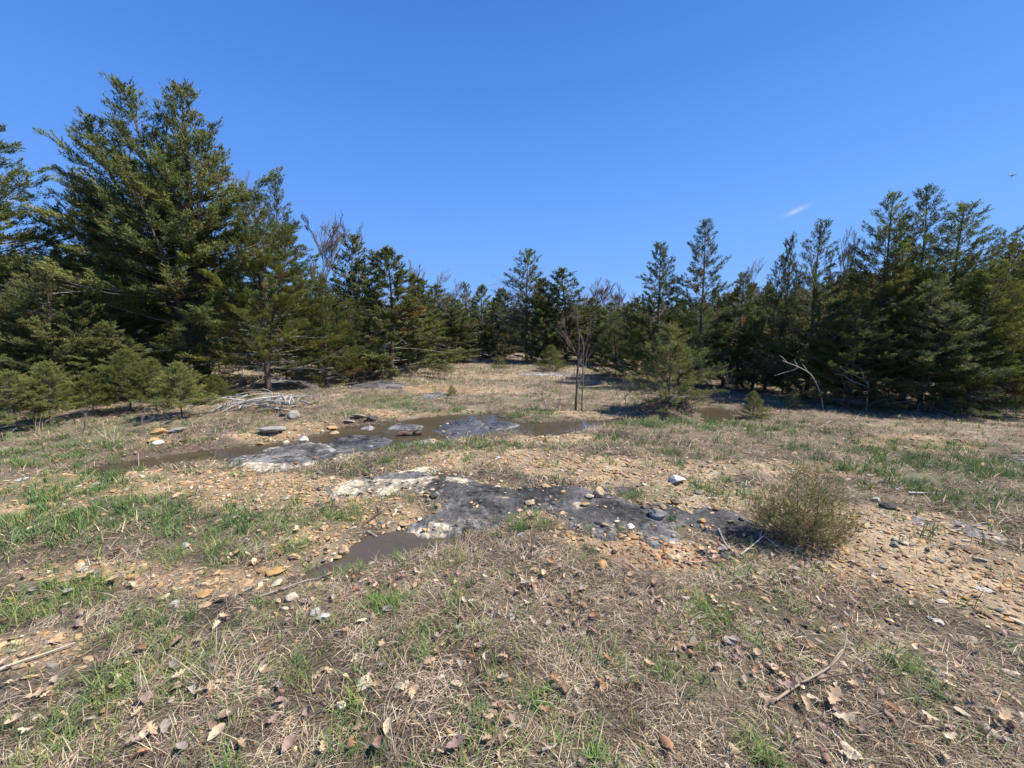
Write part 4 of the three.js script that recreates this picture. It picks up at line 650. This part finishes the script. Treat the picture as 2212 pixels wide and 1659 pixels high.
GT(525, 1150, 52, reed, 'upright dark green tuft in the left grass'); GT(1451, 1128, 32, reed, 'upright green tuft growing from the slab'); GT(1125, 1150, 36, reed, 'upright green tuft on the near side of the large slab'); GT(1300, 1060, 22, reed, 'dark green tuft beyond the tan block'); GT(700, 1105, 30, reed, 'upright green tuft left of the slab'); GT(735, 1120, 30, reed, 'second upright green tuft left of the slab');GT(350, 1340, 46, reed, 'dark green tuft above the tall dry stems');GT(410, 1330, 44, reed, 'dark green tuft right above the tall dry stems'); GT(300, 1345, 34, reed, 'dull green tuft left of the dark tufts'); GT(1015, 1265, 40, reed, 'thin green tuft below the dry stalks at centre');
const tall = [404, 405, 406].map(s => tuftGeo(s, 26, .4, .0042, .05, .75, 1.45, .13, STR.slice(0, 4))), stalk = [407, 408].map(s => tuftGeo(s, 5, .6, .005, .03, 1.38, 1.56, .04, [[.5, .37, .2], [.46, .34, .2]])), curly = tuftGeo(409, 60, .22, .004, .08, .2, 1.3, .5, STR.slice(0, 4));
const DT = (px, py, h, g, l) => clump(px, py, h, g, l, 'dry grass', 'dry_grass_clump', 'tall dry grass clumps');
DT(453, 1470, 140, tall[0], 'tallest dry grass clump in the left foreground'); DT(313, 1490, 100, tall[1], 'leaning dry grass clump left of the tallest one'); DT(520, 1500, 70, curly, 'curly bleached grass mat right of the tallest clump'); DT(300, 1520, 50, curly, 'curly bleached grass at the foot of the leaning clump'); DT(900, 1590, 130, stalk[0], 'thin dry stalks in the lower centre'); DT(850, 1640, 110, tall[2], 'bleached dry clump on the bottom edge left of centre'); DT(992, 1215, 120, stalk[1], 'tan upright stalks before the left end of the dark slab'); DT(1283, 1196, 118, stalk[0], 'tan upright stalks before the tan block'); DT(1469, 1162, 70, stalk[1], 'single tan stalk on the right of the slab'); DT(1735, 1178, 60, stalk[0], 'orange dry stalks under the cedar bush'); DT(1935, 1650, 170, stalk[1], 'leaning dry stalk in the right foreground'); DT(1540, 1260, 50, curly, 'curly dry grass below the slab right end'); DT(1480, 1340, 46, curly, 'pale curly grass right of the centre'); DT(240, 960, 60, tall[1], 'dry stems at the stream left end'); DT(85, 945, 50, tall[0], 'dry stems at the far left bank');

// ---------------------------------------------------------------- fallen leaves
function leafGeo(seed, lobes, depth, curl, bend) { const mb = new MB(128), rng = rngOf(seed), n = 18, L = 1; let pr = null; const f1 = rng() * .4 - .2; for (let k = 0; k <= n; k++) { const t = k / n; let w = .30 * Math.pow(Math.sin(Math.PI * clamp(t * .94 + .04)), .75) * (.75 + .55 * t); const lob = depth * (.5 + .5 * Math.cos(t * lobes * 6.283)); w = Math.max(.012, w * (1 - lob) * (1 - .6 * sst(.1, 0, t))); const wl = w * (.9 + .2 * rng()), wr = w * (.9 + .2 * rng()), y = bend * (t - .5) * (t - .5), s = .02 * Math.sin(t * 9), tw = f1 * t; const j = .85 + .3 * rng(); const q = (d, u) => mb.v(d, y + Math.abs(d) * Math.abs(d) * curl * 2 + s + d * tw, (t - .5) * L + (d ? Math.abs(d) * .25 * (lobes > 0 ? 1 : 0) : 0), j * u, j * u, j * u); const a = q(-wl, 1), b = q(-wl * .5, 1.04), c = q(0, .86), d = q(wr * .5, 1.04), e = q(wr, 1); if (pr) for (let i = 0; i < 4; i++) { const p0 = pr[i], p1 = pr[i + 1], q0 = [a, b, c, d, e][i], q1 = [a, b, c, d, e][i + 1]; mb.t(p0, p1, q0); mb.t(p1, q1, q0); } pr = [a, b, c, d, e]; } return mb.geo(true); }
const LG = [leafGeo(1, 3.5, .62, .9, .5), leafGeo(2, 3, .7, -.6, .3), leafGeo(3, 4, .5, 1.6, -.4), leafGeo(4, 0, 0, 1.2, .5), leafGeo(5, 3.5, .66, .3, .9), leafGeo(6, 0, 0, -.9, -.5)];
const LC = { tan: [.46, .32, .2], rust: [.33, .17, .085], brown: [.22, .135, .09], grey: [.31, .26, .22], buff: [.55, .43, .29], mauve: [.29, .195, .16] };
const leafMats = {}; for (const k in LC) leafMats[k] = new THREE.MeshPhysicalMaterial({ color: new THREE.Color().setRGB(...LC[k]), vertexColors: true, roughness: .8, transmission: .15, thickness: 0, side: THREE.DoubleSide });
const LN = { tan: 'tan', rust: 'rusty brown', brown: 'dark brown', grey: 'grey weathered', buff: 'pale buff', mauve: 'mauve-brown' };
const side = x => x < 1106 - 420 ? 'left' : x > 1106 + 420 ? 'right' : 'central';
const rowOf = y => y > 1440 ? 'along the bottom edge' : 'below the slab';
function fallen(x, z, size, k, geo, rx, ry, rz, label, lift = .03) { const o = new THREE.Mesh(LG[geo], leafMats[k]); o.position.set(x, surf(x, z) + lift + size * .12, z); o.scale.setScalar(size); o.rotation.set(rx, ry, rz, 'YXZ'); put(o, 'fallen_leaf'); const pp = pxOf(x, 0, z), ln = `${LN[k]} ${geo === 3 || geo === 5 ? 'oval' : 'lobed'} leaf in the ${side(pp[0])} dry grass, ${rowOf(pp[1])}`; tag(o, label ?? ln, 'leaf', label ? 'fallen leaves that stand out' : ln.replace(' leaf', ' leaves')); }
const LF = (px, py, w, k, geo, ry, label) => { const [x, z] = G(px, py); fallen(x, z, w * depthAt(x, z) / F * .66, k, geo, -.25, ry, .12, label); };
LF(1928, 1425, 46, 'buff', 0, .6, 'white curled oak leaf with a dark shadow in the right foreground'); LF(1700, 1495, 60, 'mauve', 4, 1.1, 'long mauve-brown leaf leaning on the tan branch'); LF(1655, 1523, 56, 'tan', 1, .7, 'tan leaf with shadow at the lower end of the tan branch'); LF(1800, 1520, 74, 'tan', 0, 2.2, 'large tan oak leaf below the crossing twigs'); LF(1822, 1558, 60, 'buff', 1, 1.2, 'pale oak leaf below the large tan one'); LF(1740, 1530, 48, 'tan', 2, 2.9, 'curled tan leaf left of the large tan one'); LF(1845, 1490, 50, 'tan', 4, 1.6, 'tan lobed leaf just below the dark twig'); LF(1585, 1632, 50, 'tan', 1, .2, 'tan leaf standing on the bottom edge at right'); LF(1835, 1640, 56, 'buff', 0, .9, 'pale lobed leaf on the bottom edge at far right'); LF(820, 1625, 60, 'brown', 3, .5, 'dark folded leaf on the bottom edge left of centre'); LF(985, 1625, 66, 'mauve', 0, 1.9, 'ragged mauve leaf on the bottom edge at centre'); LF(1180, 1545, 44, 'rust', 4, 1.2, 'curled pinkish leaf among the broad-bladed tufts'); LF(470, 1600, 54, 'buff', 3, 2.6, 'pale oval leaf low in the left foreground'); LF(380, 1490, 54, 'tan', 1, .4, 'tan leaf between the two dry grass clumps'); LF(500, 1555, 60, 'brown', 0, 2.1, 'brown ragged leaf below the curly grass'); LF(85, 1500, 60, 'tan', 4, 2.4, 'tan leaf at the left edge of the foreground'); LF(30, 1565, 50, 'buff', 3, 1.8, 'pale leaf near the lower left corner'); LF(300, 1405, 50, 'rust', 2, 1.5, 'rusty curled leaf above the leaning clump'); LF(250, 1255, 50, 'tan', 3, 1.7, 'long tan leaf in the left litter'); LF(200, 1245, 46, 'buff', 3, 1.4, 'pale pointed leaf in the left litter'); LF(680, 1300, 34, 'tan', 4, 1.1, 'peach-coloured leaf above the largest white rock'); LF(1320, 1480, 44, 'tan', 1, .9, 'tan leaf right of the lower centre'); LF(1000, 1340, 40, 'brown', 2, .4, 'brown curled leaf at the centre of the foreground');
{ const rng = rngOf(110), ks = Object.keys(LC); let n = 0, tr = 0; const sm = ks.map(k => 0);
  while (n < 270 && tr++ < 20000) { const a = tr % 3 ? 1.3 : 2.2, [x, z] = sampleWedge(rng, a, 4.3); if (!inView(x, z, 1)) continue; const Z = zone(x, z); if (wet(x, z) < .1 || onSlab(x, z) < 0 || rng() > .2 + .8 * Z.leaf) continue; const k = ks[Math.floor(rng() * 6)]; fallen(x, z, .03 + .042 * rng() * (.4 + rng()), k, Math.floor(rng() * 6), (rng() - .5) * .6, rng() * 6.3, (rng() - .5) * .6, undefined, .028); n++; }
  const mat = new THREE.MeshPhysicalMaterial({ vertexColors: true, roughness: .85, transmission: .15, thickness: 0, side: THREE.DoubleSide }), sc = [0, 1, 2, 3].map(k => new Scatter(LG[k], mat, 'leaves')), cs = Object.values(LC);
  for (const [a, b, d] of [[1.2, 3, 230], [3, 5.5, 130], [5.5, 9, 28], [9, 16, 14], [16, 30, 2.5]]) for (let k = 0, m = d * .98 * (b * b - a * a); k < m; k++) { const [x, z] = sampleWedge(rng, a, b); if (!inView(x, z, 1.25)) continue; const Z = zone(x, z), w = wet(x, z); if (w < -.02 || rng() > .12 + .88 * Z.leaf || (onSlab(x, z) < -.05 && rng() < .95)) continue; const s = (.02 + .038 * rng()) * (1 + a * .04), c = cs[Math.floor(rng() * 6)], j = .75 + .5 * rng(), dk = Z.leaf > .5 && a > 5 ? .7 : 1; sc[k & 3].add(x, surf(x, z) + .02 + s * .12, z, (rng() - .5) * 1.1, rng() * 6.3, (rng() - .5) * 1.1, s, s, s, c.map(v => v * j * dk)); }
  stuffGroup('leaf_litter', 'scattered small brown fallen leaves', sc);
}
// ---------------------------------------------------------------- the far wood and a bird
{ const rng = rngOf(120), g = new THREE.Group(); const fc = cedarGeo({ axes: one(8, 2.3, { c0: .05 }), N: 9000, leaf: .38, w: .13, seed: 66, twig: .35, dens: 7, pow: .75, shapeLow: .95, col: [.066, .078, .028], col2: [.09, .096, .03] });
  const A = new Scatter(fc.fol, leafMat, 'crowns'), B = new Scatter(fc.wood, woodMat, 'trunks'), Cc = new Scatter(BB[2].b, woodMat, 'twigs'), D = new Scatter(BB[2].a, woodMat, 'trunks');
  for (let k = 0; k < 1150; k++) { const a = (rng() - .5) * 2.5, r = lerp(44, 21, sst(.22, .6, Math.abs(a))) + Math.pow(rng(), 1.3) * 50, x = Math.sin(a) * r, z = -Math.cos(a) * r, s = Math.min(.6 + .4 * rng(), r * lerp(.115, .19, sst(.3, .85, Math.abs(a))) * (.6 + .4 * rng()) / 8.4), y = gh(x, z), t = rng() * 6.3, j = .8 + .4 * rng(); if (r < 38 || rng() < .8) { A.add(x, y, z, 0, t, 0, s, s * 1.05, s, [j, j, j]); B.add(x, y, z, 0, t, 0, s, s * 1.05, s, [1, 1, 1]); } else { const q = Math.min(s * .8, r * .125 / 11) * .95; Cc.add(x, y, z, 0, t, 0, q, q, q, [j, j, j]); D.add(x, y, z, 0, t, 0, q, q, q, [j, j, j]); } }
  for (const q of [A, B, Cc, D]) q.into(g); put(g, 'distant_wood'); tag(g, 'far wood of cedars and bare trees beyond the clearing', null, null, 'stuff');
}
{ const d = ray(2187, 379), t = 45, g = new THREE.Group(), dark = new THREE.MeshStandardMaterial({ color: 0x1a1816, roughness: .8 });
  const body = new THREE.SphereGeometry(.09, 12, 8); body.scale(2.3, .8, .8); part('body', body, dark, g);
  for (const s of [-1, 1]) { const sh = new THREE.Shape([new THREE.Vector2(.12, 0), new THREE.Vector2(.02, .2), new THREE.Vector2(-.1, .42), new THREE.Vector2(-.14, .2), new THREE.Vector2(-.12, 0)]); const w = new THREE.ExtrudeGeometry(sh, { depth: .015, bevelEnabled: false }); w.rotateX(-Math.PI / 2 * s + .35 * s); part('wing', w, dark, g); }
  const tail = new THREE.ConeGeometry(.06, .2, 6); tail.rotateZ(-Math.PI / 2); tail.scale(1, .3, 1); tail.translate(-.26, 0, 0); part('tail', tail, dark, g);
  g.position.set(d[0] * t, EYE + d[1] * t, d[2] * t); g.rotation.set(.2, .5, .55); put(g, 'bird'); tag(g, 'tiny dark bird flying in the blue sky near the right edge', 'bird'); }

renderer.render(scene, camera);
